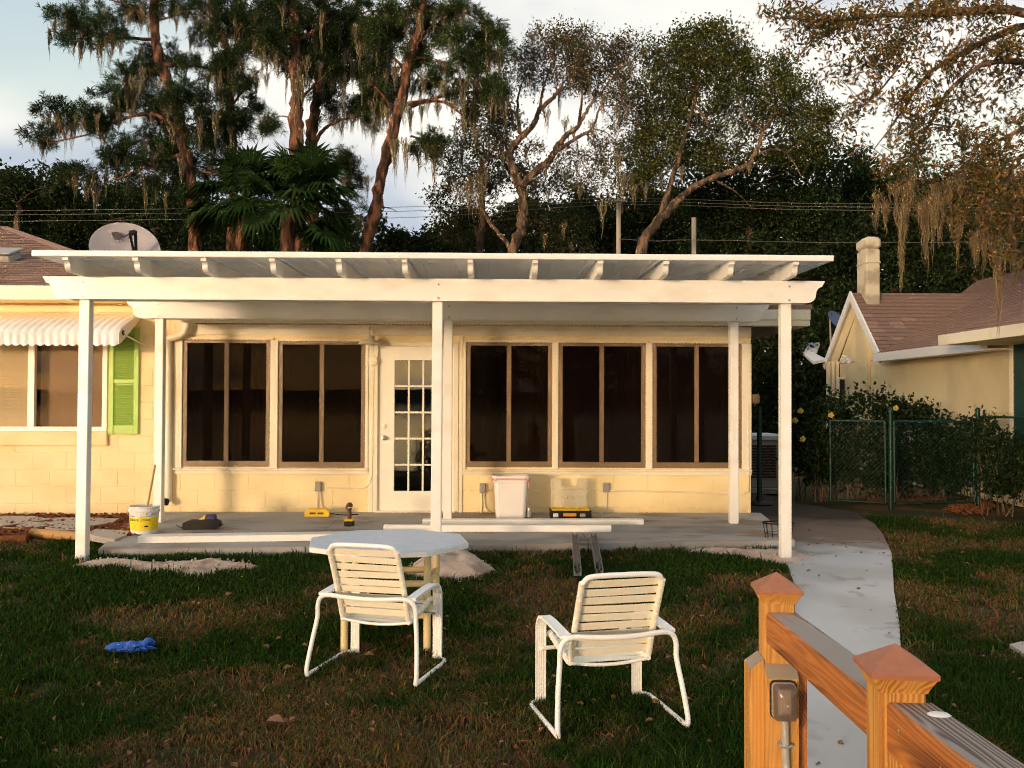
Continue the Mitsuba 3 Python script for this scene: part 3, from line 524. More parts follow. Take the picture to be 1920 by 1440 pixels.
tip = at(243, 437, 2.72); put(dsh+'__feed_arm', cat([rod(tip, at(254, 470, 3.05)+[0, 0, -.1], .016, 8), rod(tip, at(254, 435, 2.75), .03, 10), rod(at(254, 434, 2.76), at(255, 470, 3.0), .02, 8)]), 'm_black', 40)
put(dsh+'__mast', rod(dc+[0, .10, -.1], (dc[0], 3.3, EZ+SLP*(3.3-2.16)-.15), .03, 10), 'm_grey', 40)
# small fittings on the wall
lp = at(692, 640, YW-.2); lamp = thing('wall_lamp', 'cream barn shade wall lamp on a curved arm above the door corner', 'lamp')
put(lamp+'__shade', mv(lathe([(.02, .10), (.045, .095), (.05, .06), (.10, .035), (.125, .0), (.12, -.004), (.095, .028), (.04, .05)], 28), lp-[0, 0, .03]), 'm_trim', 40)
put(lamp+'__arm', tube(cr([lp+[0, 0, .07], lp+[0, .01, .15], lp+[.02, .06, .17], lp+[.02, .14, .13], lp+[.02, .185, .12]], 5), .012, 8), 'm_trim', 50)
put(lamp+'__bulb', mv(lathe([(0, -.06), (.025, -.045), (.03, -.015), (.018, .02), (0, .03)], 16), lp-[0, 0, .0]), 'm_plastic', 60)
jp = at(700, 677, YW-.04); jb = thing('junction_box', 'round cream junction box with conduit running down beside the door', 'junction box')
put(jb, mv(lathe([(0, .03), (.052, .028), (.055, .02), (.055, -.012)], 24), jp, rx=math.pi/2), 'm_trim', 40); 
C_ = lambda pts, r=.008: tube(cr(pts, 5), r, 8)
put(jb+'__conduit', C_([at(700, 662, YW-.03), at(701, 668, YW-.03)]), 'm_trim', 50)
put(jb+'__conduit', C_([at(701, 690, YW-.035), at(699, 760, YW-.035), at(698, 860, YW-.035), at(696, 895, YW-.03), at(688, 911, YW-.02), at(670, 915, YW-.02), at(612, 914, YW-.02)]), 'm_trim', 50)
def outlet(px, py, lab, cords):
    p = at(px, py, YW-.02); o = thing('outlet_box', lab, 'outlet box', None)
    put(o+'__box', box(p[0]-.037, p[0]+.037, YW-.055, YW-.006, p[2]-.058, p[2]+.058, .006), 'm_grey', 30); put(o+'__cover', box(p[0]-.033, p[0]+.033, YW-.063, YW-.055, p[2]-.052, p[2]+.05, .004), 'm_grey', 30)
    for pts in cords: put(o+'__conduit', C_([at(x, y, YW-.03) for x, y in pts], .0085), 'm_trim', 50)
outlet(597, 912, 'grey outlet box above the yellow battery charger', [[(596, 921), (595, 940), (593, 957)], [(600, 921), (601, 935), (604, 950), (612, 958)]])
outlet(905, 915, 'grey outlet box left of the white trash can', [[(903, 924), (903, 945), (902, 962)], [(908, 924), (908, 940), (912, 955), (926, 966)]])
outlet(1136, 914, 'grey outlet box between the tool case and the rear right post', [[(1137, 924), (1137, 945), (1133, 958), (1120, 966)], [(1143, 920), (1200, 921), (1300, 923), (1380, 927), (1400, 922), (1403, 905), (1403, 760)]])
mp = at(1408, 748, YW); tag(put('wall_box', cat([box(XR+.001, XR+.12, YW+.02, YW+.16, mp[2]-.06, mp[2]+.06, .02), box(XR+.001, XR+.06, YW+.17, YW+.2, mp[2]-.5, mp[2]+.06)]), 'm_tan', 30), 'tan utility box fixed to the right end wall of the yellow house', 'utility box')

#@@COVER
# ------------------------------------------------------------------ the white patio cover
W, YR, HB, HR = 3.213, 1.851, 2.374, 2.366
pc = thing('patio_cover', 'white aluminium patio cover on six slim posts in front of the house', 'patio cover')
def post(x, y, z0, z1, lean=0.):
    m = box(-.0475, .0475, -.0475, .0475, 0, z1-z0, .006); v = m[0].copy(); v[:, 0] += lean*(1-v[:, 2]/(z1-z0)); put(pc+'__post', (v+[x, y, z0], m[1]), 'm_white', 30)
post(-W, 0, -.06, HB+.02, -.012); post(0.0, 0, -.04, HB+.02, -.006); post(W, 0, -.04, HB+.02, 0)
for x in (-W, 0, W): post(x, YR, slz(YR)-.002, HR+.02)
def beam(y, z0, h, xa, xb, d=.055):
    s = .17
    def end(x, sg):                            # ogee cut ends
        t = np.linspace(0, 1, 9); a = [(x, z0+h)]+[(x-sg*(.03*q), z0+h-.055*q) for q in (0.5, 1)]
        a += [(x-sg*(.03+.055*math.sin(q*math.pi/2)), z0+h-.055-.075*(1-math.cos(q*math.pi/2))) for q in t[1:]]
        a += [(x-sg*(.085+.085*(1-math.cos(q*math.pi/2))), z0+h-.13-(h-.13)*math.sin(q*math.pi/2)) for q in t[1:]]
        return a
    poly = Polygon(end(xa, -1)+end(xb, 1)[::-1]).buffer(0)
    put(pc+'__beam', wallx(extr(poly, d), y), 'm_white', 30)
fa, fb = at(80, 520, -.1)[0], at(1547, 533, -.1)[0]
ra, rb = at(236, 572, YR-.1)[0], at(1444, 580, YR-.1)[0]
BT = HB+.203
for y in (-.103, .049): beam(y, HB, .203, fa, fb)
for y in (YR-.103, YR+.049): beam(y, HR, .195, ra, rb)
sb_ = lathe([(0, .007), (.010, .006), (.012, 0)], 10)
for (x, y, z0) in [(x, -.103, HB) for x in (-W, 0, W)]+[(x, YR-.103, HR) for x in (-W, 0, W)]:
    for dz in (.025, .15): put(pc+'__bolt', mv(sb_, (x+.01, y, z0+dz), rx=math.pi/2), 'm_steel', 40)
RF = -.47; RB = 2.3; z_r0 = at(800, 485, RF)[2]
rise = .012
def rz_(y): return z_r0+rise*(y-RF)           # top of rafters
rx_px = (126, 257, 384, 512, 636, 759, 882, 1003, 1125, 1248, 1370, 1490)
def rafter_poly():
    hgt = lambda y: BT+.002+rise*(y+.0)*.0
    t = np.linspace(0, math.pi/2, 8); y0 = RF+.015
    p = [(y0, rz_(y0)), (y0, rz_(y0)-.03)]
    L1, L2 = .045, .055
    p += [(y0+L1*math.sin(q), rz_(y0)-.03-.035*(1-math.cos(q))) for q in t[1:]]
    p += [(y0+L1+L2*(1-math.cos(q)), rz_(y0)-.065-(rz_(y0)-.065-BT-.002)*math.sin(q)) for q in t[1:]]
    return p+[(RB, hgt(RB)), (RB, rz_(RB))]
rp = extr(Polygon(rafter_poly()).buffer(0), .048)
for x in rx_px:
    X = at(x, 505, RF+.06)[0]; put(pc+'__rafter', sidex(rp, X-.024), 'm_white', 30)
ca, cb = at(62, 473, RF)[0], at(1561, 487, RF)[0]
npan = 23; pw = (cb-ca)/npan
for k in range(npan):
    x0, x1 = ca+k*pw, ca+(k+1)*pw
    m = cat([box(x0+.002, x1-.002, RF+.01, RB+.2, 0, .03), box(x1-.02, x1-.002, RF+.01, RB+.2, -.012, 0)]+[box(x0+pw*q-.006, x0+pw*q+.006, RF+.01, RB+.2, -.004, 0) for q in (.25, .5, .75)])
    v = m[0].copy(); v[:, 2] += rz_(v[:, 1])+.013; put(pc+'__roof_panel', (v, m[1]), 'm_roofpan', False)
fzb, fzt = at(62, 479.5, RF)[2], at(62, 467.5, RF)[2]
put(pc+'__fascia', box(ca-.006, cb+.006, RF-.02, RF+.008, rz_(RF)-.002, rz_(RF)+.050, .005), 'm_white', 30)
for x in (ca, cb): m = box(x-.008, x+.008, RF+.01, RB+.2, .006, .05); v = m[0].copy(); v[:, 2] += rz_(v[:, 1]); put(pc+'__side_trim', (v, m[1]), 'm_white', False)
pbr('m_roofpan', (.74, .83, .95), 0.3)  # bluish cast of the shaded underside put into the panel colour

#@@PROPS
# ------------------------------------------------------------------ things on the slab
def chan(a, b, w, h, lip=.0):
    a, b = np.asarray(a, float), np.asarray(b, float)
    return sweep([a, (a+b)/2, b], [(-w/2, 0), (w/2, 0), (w/2, h), (-w/2, h)])
def board(pl, pr, w, h, lab, z=SL):
    a, b = ons(*pl)+[0, 0, .002], ons(*pr)+[0, 0, .002]; d = b-a; d /= np.linalg.norm(d); s = np.array([-d[1], d[0], 0])*w/2
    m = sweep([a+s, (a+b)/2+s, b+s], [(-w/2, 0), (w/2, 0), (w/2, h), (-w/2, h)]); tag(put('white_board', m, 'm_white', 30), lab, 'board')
board((258, 1019), (742, 1012), .19, .062, 'long white aluminium channel lying on the slab in front of the bucket')
board((719, 997.5), (1146, 997.5), .10, .068, 'shorter white aluminium channel, front one of the two under the right windows')
board((792, 984), (1207, 984), .12, .055, 'white aluminium channel lying behind the other below the trash can')
# bucket
bp = ons(270, 1004); bu = thing('bucket', 'white plastic bucket with yellow label at the left corner of the slab', 'bucket')
bp = ons(270, 1000); R0, R1, BH = .128, .150, .285
rr = lambda z: R0+(R1-R0)*z/BH
put(bu+'__pail', mv(lathe([(0, .004), (R0-.006, .004), (R0, .01), (rr(.225), .225), (rr(.225)+.008, .23), (rr(.25)+.008, .245), (rr(.25), .25), (R1, BH-.012), (R1+.006, BH-.008), (R1+.006, BH), (R1-.004, BH), (R0-.004, .015), (0, .012)], 40), bp), 'm_plastic', 30)
put(bu+'__label', mv(lathe([(rr(.045)+.001, .045), (rr(.175)+.001, .175)], 40), bp), 'm_lemon', 60)
def wrap(m, z, dr_=.002, off=0.):
    v, f = m; v = v.copy(); th = -math.pi/2+off+v[:, 0]/rr(z+.0); r = rr(z+v[:, 1])+dr_+v[:, 2]; return np.stack([r*np.cos(th), r*np.sin(th), z+v[:, 1]], -1), f
tx = tm(meshkit.text_mesh('Natural Stone', .026, .001)); tx = (tx[0]-[tx[0][:, 0].mean(), 0, 0], tx[1])
put(bu+'__lettering', mv(wrap(tx, .142, .0015), bp), 'm_black', False)
put(bu+'__lettering', mv(cat([wrap(mv(box(-.045, .03, 0, .006, 0, .001), (0, 0, 0)), .088), wrap(box(.05, .085, -.002, .012, 0, .001), .082), wrap(box(-.10, .10, 0, .002, 0, .001), .112)]), bp), 'm_black', False)
put(bu+'__handle', mv(tube([(math.cos(t)*(R1+.012), math.sin(t)*(R1+.012)-.0, .235-.05*abs(math.sin(t))) for t in np.linspace(-math.pi, 0, 20)], .003, 6), bp), 'm_steel', 50)
drips = [wrap(mv(tm(trimesh.creation.icosphere(1, 1)), s=1.0), 0) for _ in ()]
sp_ = []
for _ in range(9):
    q = mv(lathe([(0, .0015), (rng.uniform(.004, .011), 0)], 8), (rng.uniform(-.12, .14), rng.uniform(0, .07), 0)); sp_.append(wrap(q, .18, .0015))
put(bu+'__splash', mv(cat(sp_), bp), 'm_shutter', False); labels[bu+'__splash'] = {'kind': 'stuff'}
tag(put('wooden_stick', rod(bp+[-.02, .02, .02], at(291, 872, bp[1]+.25), .011, 8), 'm_stick', 50), 'wooden stick standing in the white bucket and leaning on the post', 'stick')
# reciprocating tool left of the charger
tp = ons(380, 992); sw = thing('power_saw', 'black power tool with yellow and blue grip lying on the slab left of the charger', 'power tool')
g = Polygon([(-.185, 0), (.14, 0), (.17, .02), (.175, .06), (.12, .085), (-.13, .075), (-.185, .05)]).buffer(.012)
put(sw+'__body', mv(wallx(extr(g, .11), -.055), tp+[0, 0, .012], rz=.08), 'm_black', 30)
put(sw+'__grip', mv(tube(cr([(-.06, 0, .08), (-.01, 0, .10), (.04, .0, .135), (.06, 0, .12), (.10, 0, .10)], 5), .018, 10), tp, rz=.08), 'm_yellow', 50)
put(sw+'__battery', mv(box(.03, .14, -.045, .045, .095, .155, .014), tp, rz=.08), 'm_navy', 30)
put(sw+'__shoe', mv(box(.15, .205, -.05, .05, .03, .06, .012), tp, rz=.08), 'm_black', 30)
put('extension_cord', tube(cr([ons(330, 985)+[0, 0, .006], ons(345, 992)+[0, 0, .006], ons(352, 989)+[0, 0, .006]], 5), .004, 6), 'm_black'); tag('extension_cord', 'short black cord lying on the slab beside the power tool', 'cord')
# charger
cp = ons(594, 969); ch = thing('battery_charger', 'yellow battery charger on the slab below the left outlet box', 'charger')
g = Polygon([(-.135, 0), (.135, 0), (.13, .05), (.10, .075), (-.10, .075), (-.135, .045)]).buffer(.006)
put(ch+'__case', mv(wallx(extr(g, .12), -.01), cp+[0, 0, .008]), 'm_yellow', 30)
for x in (-.045, .045): put(ch+'__slot', mv(box(x-.035, x+.035, -.014, -.008, .03, .052, .003), cp), 'm_rust', 30)
put(ch+'__foot', mv(box(-.128, .128, .0, .10, .0, .012), cp), 'm_black', False)
tag(put('charger_cord', tube(cr([cp+[.13, .08, .03], cp+[.22, .13, .012], cp+[.3, .10, .01], cp+[.40, .14, .008], cp+[.34, .17, .008], cp+[.46, .15, .008]], 6), .006, 6), 'm_black', 50), 'black cord coiled on the slab between charger and drill', 'cord')
# drill
dp = ons(655, 986); dl = thing('cordless_drill', 'cordless drill standing upright on its battery on the slab', 'drill')
put(dl+'__battery', mv(box(-.05, .05, -.06, .06, 0, .055, .012), dp), 'm_black', 30); put(dl+'__base', mv(box(-.052, .052, -.062, .062, .056, .078, .01), dp), 'm_yellow', 30)
put(dl+'__handle', mv(sweep(cr([(0, .01, .078), (0, .0, .14), (0, -.005, .19)], 4), circ(1, 12)*[.022, .028], (0, 1, 0)), dp), 'm_rust', 50)
put(dl+'__motor', mv(lathe([(0, -.10), (.03, -.10), (.037, -.085), (.037, .05), (.030, .075), (.02, .10), (.018, .13), (0, .135)], 20), dp+[0, -.02, .212], rx=math.pi/2, rz=.12), 'm_rust', 40)
put(dl+'__bit', rod(dp+[.01, -.15, .215], dp+[.065, -.16, .222], .004, 6), 'm_steel', 50)
# trash can with liner
tp = ons(957, 970); tc = thing('trash_can', 'tall white plastic trash can with a pink rimmed liner', 'trash can')
def rrect(a, b, r, n=6): return np.array([(sx*(a-r)+r*math.cos(t), sy*(b-r)+r*math.sin(t)) for sx, sy, t0 in ((1, 1, 0), (-1, 1, math.pi/2), (-1, -1, math.pi), (1, -1, 1.5*math.pi)) for t in t0+np.linspace(0, math.pi/2, n)])
def loft(rings):
    k = len(rings[0][0]); v = np.vstack([np.column_stack([r, np.full(len(r), z)]) for r, z in rings]); n = len(rings)
    i, j = np.meshgrid(np.arange(n-1), np.arange(k), indexing='ij'); a, b = i*k+j, i*k+(j+1) % k; j = np.arange(1, k-1)
    return v, np.vstack([np.stack([a, b, b+k], -1).reshape(-1, 3), np.stack([a, b+k, a+k], -1).reshape(-1, 3), np.stack([0*j, j+1, j], -1)])
put(tc+'__bin', mv(loft([(rrect(.165, .12, .04), .001), (rrect(.172, .125, .045), .02), (rrect(.195, .145, .05), .455), (rrect(.205, .155, .05), .46), (rrect(.205, .155, .05), .478), (rrect(.188, .138, .045), .478), (rrect(.16, .115, .04), .02)]), tp), 'm_plastic', 30)
rg = np.array(rrect(.213, .163, .055, 10)); th = np.arange(len(rg))
def wavy(r, z, a): return (rg*(r+a*np.sin(th*1.9)[:, None]*.02), z)
lb = [np.column_stack([wavy(s, 0, 1)[0], np.full(len(rg), z)+zz*np.sin(th*2.3+1)]) for s, z, zz in ((.97, .42, .008), (1.01, .455, .006), (1.04, .482, .004), (1.0, .498, .004), (.93, .49, .004))]
k = len(rg); v = np.vstack(lb); i, j = np.meshgrid(np.arange(4), np.arange(k), indexing='ij'); a, b = i*k+j, i*k+(j+1) % k
put(tc+'__liner', mv((v, np.vstack([np.stack([a, b, b+k], -1).reshape(-1, 3), np.stack([a, b+k, a+k], -1).reshape(-1, 3)])), tp), 'm_plastic', True)
dsr = np.column_stack([rg*1.045, .452+.010*np.sin(th*1.1)+.006*np.sin(th*2.9)]); put(tc+'__drawstring', mv(tube(np.vstack([dsr, dsr[:1]]), .0085, 8), tp), 'm_pink', 50)
put(tc+'__drawstring', mv(tube(cr([(.215, -.1, .45), (.225, -.11, .41), (.205, -.12, .39), (.212, -.12, .36)], 4), .006, 6), tp), 'm_pink', 50)
cp = ons(992, 971); cn = thing('drink_can', 'small metal drink can standing right of the trash can', 'can')
put(cn+'__body', mv(lathe([(0, .002), (.024, .002), (.033, .012), (.033, .108), (.026, .12), (.026, .123), (.022, .119), (0, .119)], 20), cp), 'm_steel', 30); put(cn+'__print', mv(lathe([(.0335, .03), (.0335, .09)], 20), cp), 'm_grey', 60)
# tool case with clear lid
tp = ons(1071, 973); tk = thing('tool_case', 'open black and yellow organiser case with clear lid against the wall', 'tool case')
put(tk+'__tray', mv(cat([box(-.235, .235, -.0, .012, 0, .095, .004), box(-.235, .235, .30, .312, 0, .095), box(-.235, -.223, .012, .30, 0, .095), box(.223, .235, .012, .30, 0, .095), box(-.223, .223, .012, .30, 0, .01)]), tp), 'm_black', 30)
put(tk+'__insert', mv(cat([box(-.215, .215, .015, .03, .06, .108), box(-.215, .215, .28, .297, .06, .108), box(-.22, -.21, .03, .28, .06, .105), box(.21, .22, .03, .28, .06, .105)]+[box(x-.003, x+.003, .03, .28, .03, .1) for x in (-.1, 0, .1)]+[box(-.21, .21, .15, .156, .03, .1)]), tp), 'm_yellow', False)
put(tk+'__handle', mv(box(-.095, .06, -.022, .0, .028, .068, .008), tp), 'm_orange', 30)
put(tk+'__latch', mv(box(-.21, -.15, -.016, .0, .02, .066, .005), tp), 'm_plastic', 30); put(tk+'__latch', mv(box(.10, .165, -.016, .0, .022, .064, .005), tp), 'm_grey', 30)
lidp = Polygon([(-.205, 0), (.205, 0), (.212, .33), (.19, .335), (.10, .335), (.098, .25), (.05, .235), (-.05, .235), (-.098, .25), (-.10, .335), (-.19, .335), (-.212, .33)]).buffer(.012).buffer(-.006)
lm = wallx(extr(lidp, .006), 0); put(tk+'__lid', mv(lm, tp+[.0, .31, .10], rx=-.07), 'm_clear', False)
rb_ = [wallx(extr(Polygon(q).buffer(.004), .012), -.010) for q in ([(-.205, .01), (-.2, .32)], [(.2, .32), (.205, .01)])] if False else []
put(tk+'__lid_ribs', mv(cat([box(-.19, .19, -.012, -.001, .13, .138), box(-.15, .15, -.012, -.001, .21, .216), box(-.205, -.197, -.014, -.001, .01, .31), box(.197, .205, -.014, -.001, .01, .31)]+[box(x-.016, x+.016, -.016, -.001, .10, .128) for x in (-.12, -.04, .04, .12)]), tp+[.0, .31, .10], rx=-.07), 'm_clear', False)
# two metal channels from the slab to the lawn
def uch(a, b, w, h, key, lab):
    k = .004; m = sweep([a, (np.asarray(a)+b)/2, b], [(-w/2, 0), (w/2, 0), (w/2, h), (w/2-k, h), (w/2-k, k), (-w/2+k, k), (-w/2+k, h), (-w/2, h)])
    tag(put(key, m, 'm_zinc', False), lab, 'metal channel')
pbr('m_zinc', (.33, .31, .31), 0.42, 0.4)
uch(ons(1078, 1007)+[0, 0, .005], on(1083, 1080, -.0), .066, .05, 'metal_channel', 'left one of two grey metal channels reaching from slab onto lawn')
uch(ons(1112, 1007)+[0, 0, .005], on(1124, 1077, -.0), .066, .05, 'metal_channel', 'right one of two grey metal channels reaching from slab onto lawn')
# wire basket behind the right post
bk = on(1472, 1030, 0.0)+[0, .10, 0]; wb = thing('wire_basket', 'small black wire basket behind the right front post', 'basket')
n_ = 14; ring = lambda r, z: [(bk[0]+r*math.cos(t), bk[1]+.12+r*.75*math.sin(t), z) for t in np.linspace(0, 2*math.pi, 25)]
put(wb+'__rim', tube(ring(.155, .235), .008, 8), 'm_black', 50); put(wb+'__hoop', tube(ring(.12, .02), .005, 6), 'm_black', 50); put(wb+'__hoop', tube(ring(.138, .13), .003, 6), 'm_black', 50)
for k in range(n_): t = 2*math.pi*k/n_; put(wb+'__wire', rod((bk[0]+.155*math.cos(t), bk[1]+.12+.116*math.sin(t), .235), (bk[0]+.12*math.cos(t), bk[1]+.12+.09*math.sin(t), .02), .0035, 5), 'm_black', 50)

# ------------------------------------------------------------------ table and chairs on the lawn
tz = .535; tb = thing('table', 'octagonal blue grey patio table on cream pipe legs behind the left chair', 'table')
tcx, tcy = -.170, -2.31; gt = float(gz(tcx, tcy))
oc = [(tcx+0.545*math.cos(t), tcy+0.545*math.sin(t)) for t in math.radians(22.5+10)+np.arange(8)*math.pi/4]
pg = Polygon(oc)
top = cat([mv(extr(pg.buffer(-.004), .004), (0, 0, tz-.002)), mv(extr(pg, .026), (0, 0, tz-.028))]); put(tb+'__top', top, 'm_tabletop', 30)
put(tb+'__rim', mv(extr(pg.buffer(.004).difference(pg.buffer(-.001)), .030), (0, 0, tz-.030)), 'm_white', 30)
LG = [(.135, .22), (-.42, .22), (.11, -.26), (-.415, -.26)]; lg = [np.array([x-.0, tcy+y, 0]) for x, y in LG]
for p in lg: put(tb+'__leg', rod(p+[0, 0, float(gz(*p[:2]))-.02], p+[0, 0, tz-.03], .0235, 12), 'm_pvc', 50)
for a, b in ((0, 1), (2, 3), (0, 2), (1, 3)):
    for z in (.30, .10): put(tb+'__stretcher', rod(lg[a]+[0, 0, z], lg[b]+[0, 0, z], .0215, 12), 'm_pvc', 50)

def chair(cx, cy, rz, lab):
    c = thing('patio_chair', lab, 'chair', None); z0 = float(gz(cx, cy))+.004
    W_ = lambda m: mv(m, (cx, cy, z0), rz=rz)
    ft = .0125
    for s in (-1, 1):
        rp = cr([(s*.275, .25, .012), (s*.275, .252, .12), (s*.275, .252, .36), (s*.275, .245, .425), (s*.275, .205, .472), (s*.275, .14, .485), (s*.275, .0, .482), (s*.275, -.13, .474), (s*.275, -.20, .468)], 5)
        tt = np.gradient(rp, axis=0); up = np.cross([1, 0, 0], tt)
        pr = []
        hw = .028
        for k in range(6): x = -hw+2*hw*k/5; pr += [(x, .008)] if k in (0, 5) else [(x-.0025, .0075), (x, .005), (x+.0025, .0075)]
        pr = pr+[(hw, -.008)]+[q for k in range(4, 0, -1) for q in ((-hw+2*hw*k/5+.0025, -.0075), (-hw+2*hw*k/5, -.005), (-hw+2*hw*k/5-.0025, -.0075))]+[(-hw, -.008)]
        put(c+'__arm', W_(sweep(rp, pr, up)), 'm_chairframe', 35)
        sled = cr([(s*.335, -.275, ft), (s*.335, -.2, ft), (s*.338, .0, ft), (s*.34, .18, ft), (s*.325, .235, ft), (s*.29, .25, ft+.003)], 5)
        put(c+'__runner', W_(tube(sled, .0125, 10)), 'm_chairframe', 50)
    bow = [(-.335, -.275, ft), (-.338, -.272, .06), (-.325, -.235, .20), (-.308, -.205, .33), (-.305, -.205, .405), (-.285, -.207, .450), (-.235, -.212, .468), (-.12, -.232, .464), (0, -.240, .462)]
    bow = bow+[(-x, y, z) for x, y, z in bow[-2::-1]]
    put(c+'__bow', W_(tube(cr(bow, 5), .0135, 10)), 'm_chairframe', 50)
    # back frame, leaning backwards, and the seat frame
    bx = .210; bk_ = lambda z: -.075-.205*((z-.315)/(.79-.315))**1.15 if z > .315 else -.075
    fr = [(-bx, bk_(z), z) for z in (.315, .41, .53, .64, .72)]+[(-bx+.010, bk_(.745), .745), (-bx+.045, bk_(.770), .770), (0, bk_(.772), .774)]
    fr = fr+[(-x, y, z) for x, y, z in fr[-2::-1]]
    put(c+'__back_frame', W_(tube(cr(fr, 5), .0135, 10)), 'm_chairframe', 50)
    for s in (-1, 1): put(c+'__seat_frame', W_(tube(cr([(s*bx, -.075, .305), (s*bx, -.05, .300), (s*bx, .10, .325), (s*bx, .28, .36), (s*bx, .33, .345)], 5), .0135, 10)), 'm_chairframe', 50)
    put(c+'__crossbar', W_(tube(cr([(-bx, -.07, .30), (-.1, -.075, .288), (0, -.077, .284), (.1, -.075, .288), (bx, -.07, .30)], 5), .009, 10)), 'm_chairframe', 50)
    put(c+'__crossbar', W_(tube([(-.275, .235, .30), (0, .235, .31), (.275, .235, .30)], .011, 10)), 'm_chairframe', 50)
    def strap(p, tdir, w):                     # a vinyl strap wrapped round both side tubes; p its middle, tdir the direction its width runs
        tdir = np.asarray(tdir, float)/np.linalg.norm(tdir); nd = np.cross([1, 0, 0], tdir); out = []
        th = np.linspace(0, 2*math.pi, 11)[:-1]; sag = .006*rng.uniform(-.5, 1)
        for s in (-1, 1):
            pts = [np.array([s*bx, 0, 0])+p+q*tdir for q in (-w/2, w/2)]; out.append(tube([pts[0], pts[1]], .0165, 10))
        xs = np.linspace(-bx, bx, 9); tw = rng.normal()*.0018
        path = np.array([p+[x, 0, 0]-nd*(.0145-sag*(1-(x/bx)**2)*.7)+tdir*tw*(x/bx) for x in xs])
        out.append(sweep(path, [(-w/2, -.0015), (w/2, -.0015), (w/2, .0015), (-w/2, .0015)], nd))
        return cat(out)
    for z in np.linspace(.350, .722, 9):
        y0 = bk_(z); d = np.array([0, bk_(z+.01)-bk_(z-.01), .02]); put(c+'__strap', W_(strap(np.array([0, y0, z]), d, .041)), 'm_strap', 40)
    for y in np.linspace(-.02, .28, 7):
        z = np.interp(y, [-.05, .10, .28], [.300, .325, .36]); put(c+'__seat_strap', W_(strap(np.array([0, y, z]), (0, 1, .2), .041)), 'm_strap', 40)
    return c
chair(-.145, -2.92, math.radians(-16), 'white strap patio chair seen from behind, pulled up to the octagonal table')
chair(1.115, -3.68, math.radians(13), 'white strap patio chair standing alone nearest the wooden railing')

# blue glove and leaves on the lawn
p = gnd(246, 1226); s = trimesh.creation.icosphere(4, 1.0); v = s.vertices.copy()
v = v*np.array([.125, .05, .032]); nn = meshkit.fbm(s.vertices*2.2, 3, 2)[:, None]-.5; v *= 1+1.3*nn; v += .018*(np.stack([meshkit.fbm(s.vertices*5+k*7, 3, k) for k in range(3)], -1)-.5)
gl = thing('glove', 'crumpled blue work glove lying on the grass at left', 'glove')
put(gl+'__palm', mv((v, s.faces), p+[0, 0, .045], rz=.22), 'm_blue', True)
for k, (dx, dy, l) in enumerate(((-.09, -.01, .075), (-.085, .02, .06), (.07, .03, .07), (-.08, -.035, .05))): put(gl+'__finger', mv(tube(cr([(dx*.6, dy, .01), (dx-.02, dy*1.4, .015), (dx*1.2-np.sign(-dx)*l*.5, dy*1.6, .005)], 5), .015, 10), p+[0, 0, .04], rz=.22), 'm_blue', 50)
put(gl+'__cuff', mv(tube(cr([(.07, -.03, .01), (.10, 0, .035), (.12, .03, .012)], 5), .022, 10), p+[0, 0, .04], rz=.22), 'm_blue', 50)
def leaf_on_lawn(px, py, l, rz, lab, up=.03):
    p = gnd(px, py); t = np.linspace(0, 1, 9); w = .34*np.sin(np.pi*t**.8)*(1+.25*np.sin(t*25)); rows = [np.column_stack([(t-.5)*l, s*w*l, .12*l*np.sin(t*3)+.25*abs(s)*w*l+0*t]) for s in (-1, 0, 1)]
    v = np.vstack(rows); q = np.arange(8); f = np.vstack([np.stack([o+q, o+q+1, o+q+10], -1) for o in (0, 9)]+[np.stack([o+q, o+q+10, o+q+9], -1) for o in (0, 9)])
    tag(put('fallen_leaf', mv((v, f), p+[0, 0, up], rz=rz, rx=.2), 'm_dryleaf', True), lab, 'leaf')
pbr('m_dryleaf', (.17, .075, .034), 0.7)
leaf_on_lawn(516, 1364, .10, -.4, 'curled reddish brown leaf on the lawn in front of the left chair')
leaf_on_lawn(692, 1238, .075, -.3, 'brown leaf on the grass under the left chair')
leaf_on_lawn(540, 1262, .06, .5, 'pale grey leaf on the grass left of the left chair')
leaf_on_lawn(430, 1122, .07, .9, 'small rusty leaf on the lawn behind the glove')
tag(put('stepping_stone', mv(extr(Polygon([tuple(gnd(x, y)[:2]) for x, y in ((1893, 1218), (1915, 1212), (1990, 1216), (1990, 1246), (1925, 1240))]), .05), (0, 0, float(gz(4, -3))-.005)), 'm_flag', 30), 'pale stepping stone in the grass at the right picture edge', 'stone')

# ------------------------------------------------------------------ wooden railing with copper caps
rl = thing('railing', 'stained wooden railing with two copper capped posts beside the path', 'railing')
def rpost(px, pyc, D, tw):
    c = CAM+ray(px, pyc)*(D/(ray(px, pyc)@FW)); x, y, zc = c; h = .0445; zg = float(gz(x, y))-.3
    M = lambda m: mv(m, (x, y, 0), rz=tw)
    p = hold(rl+'__post'); put(p, M(box(-h, h, -h, h, zg, zc-.004, .005)), 'm_post', 30)
    # flared collar under the cap, copper pyramid cap
    put(p+'__collar', M(loft([(rrect(h+.003, h+.003, .002, 2), zc-.036), (rrect(h+.005, h+.005, .002, 2), zc-.029), (rrect(h+.018, h+.018, .002, 2), zc-.004), (rrect(h-.01, h-.01, .002, 2), zc-.003)])), 'm_post', False)
    e = .0645; pts = [(rrect(e-.002, e-.002, .002, 2), zc-.006), (rrect(e, e, .002, 2), zc-.006), (rrect(e, e, .002, 2), zc+.003), (rrect(e-.003, e-.003, .002, 2), zc+.006), (rrect(.001, .001, .0005, 2), zc+.048)]
    put(p+'__cap', M(loft(pts)), 'm_copper', False)
    return np.array([x, y, zc]), zg, p, M
A, zgA, pA, MA = rpost(1456, 1103, 2.70, math.radians(-6)); B, zgB, pB, MB = rpost(1679, 1252, 1.83, math.radians(-6))
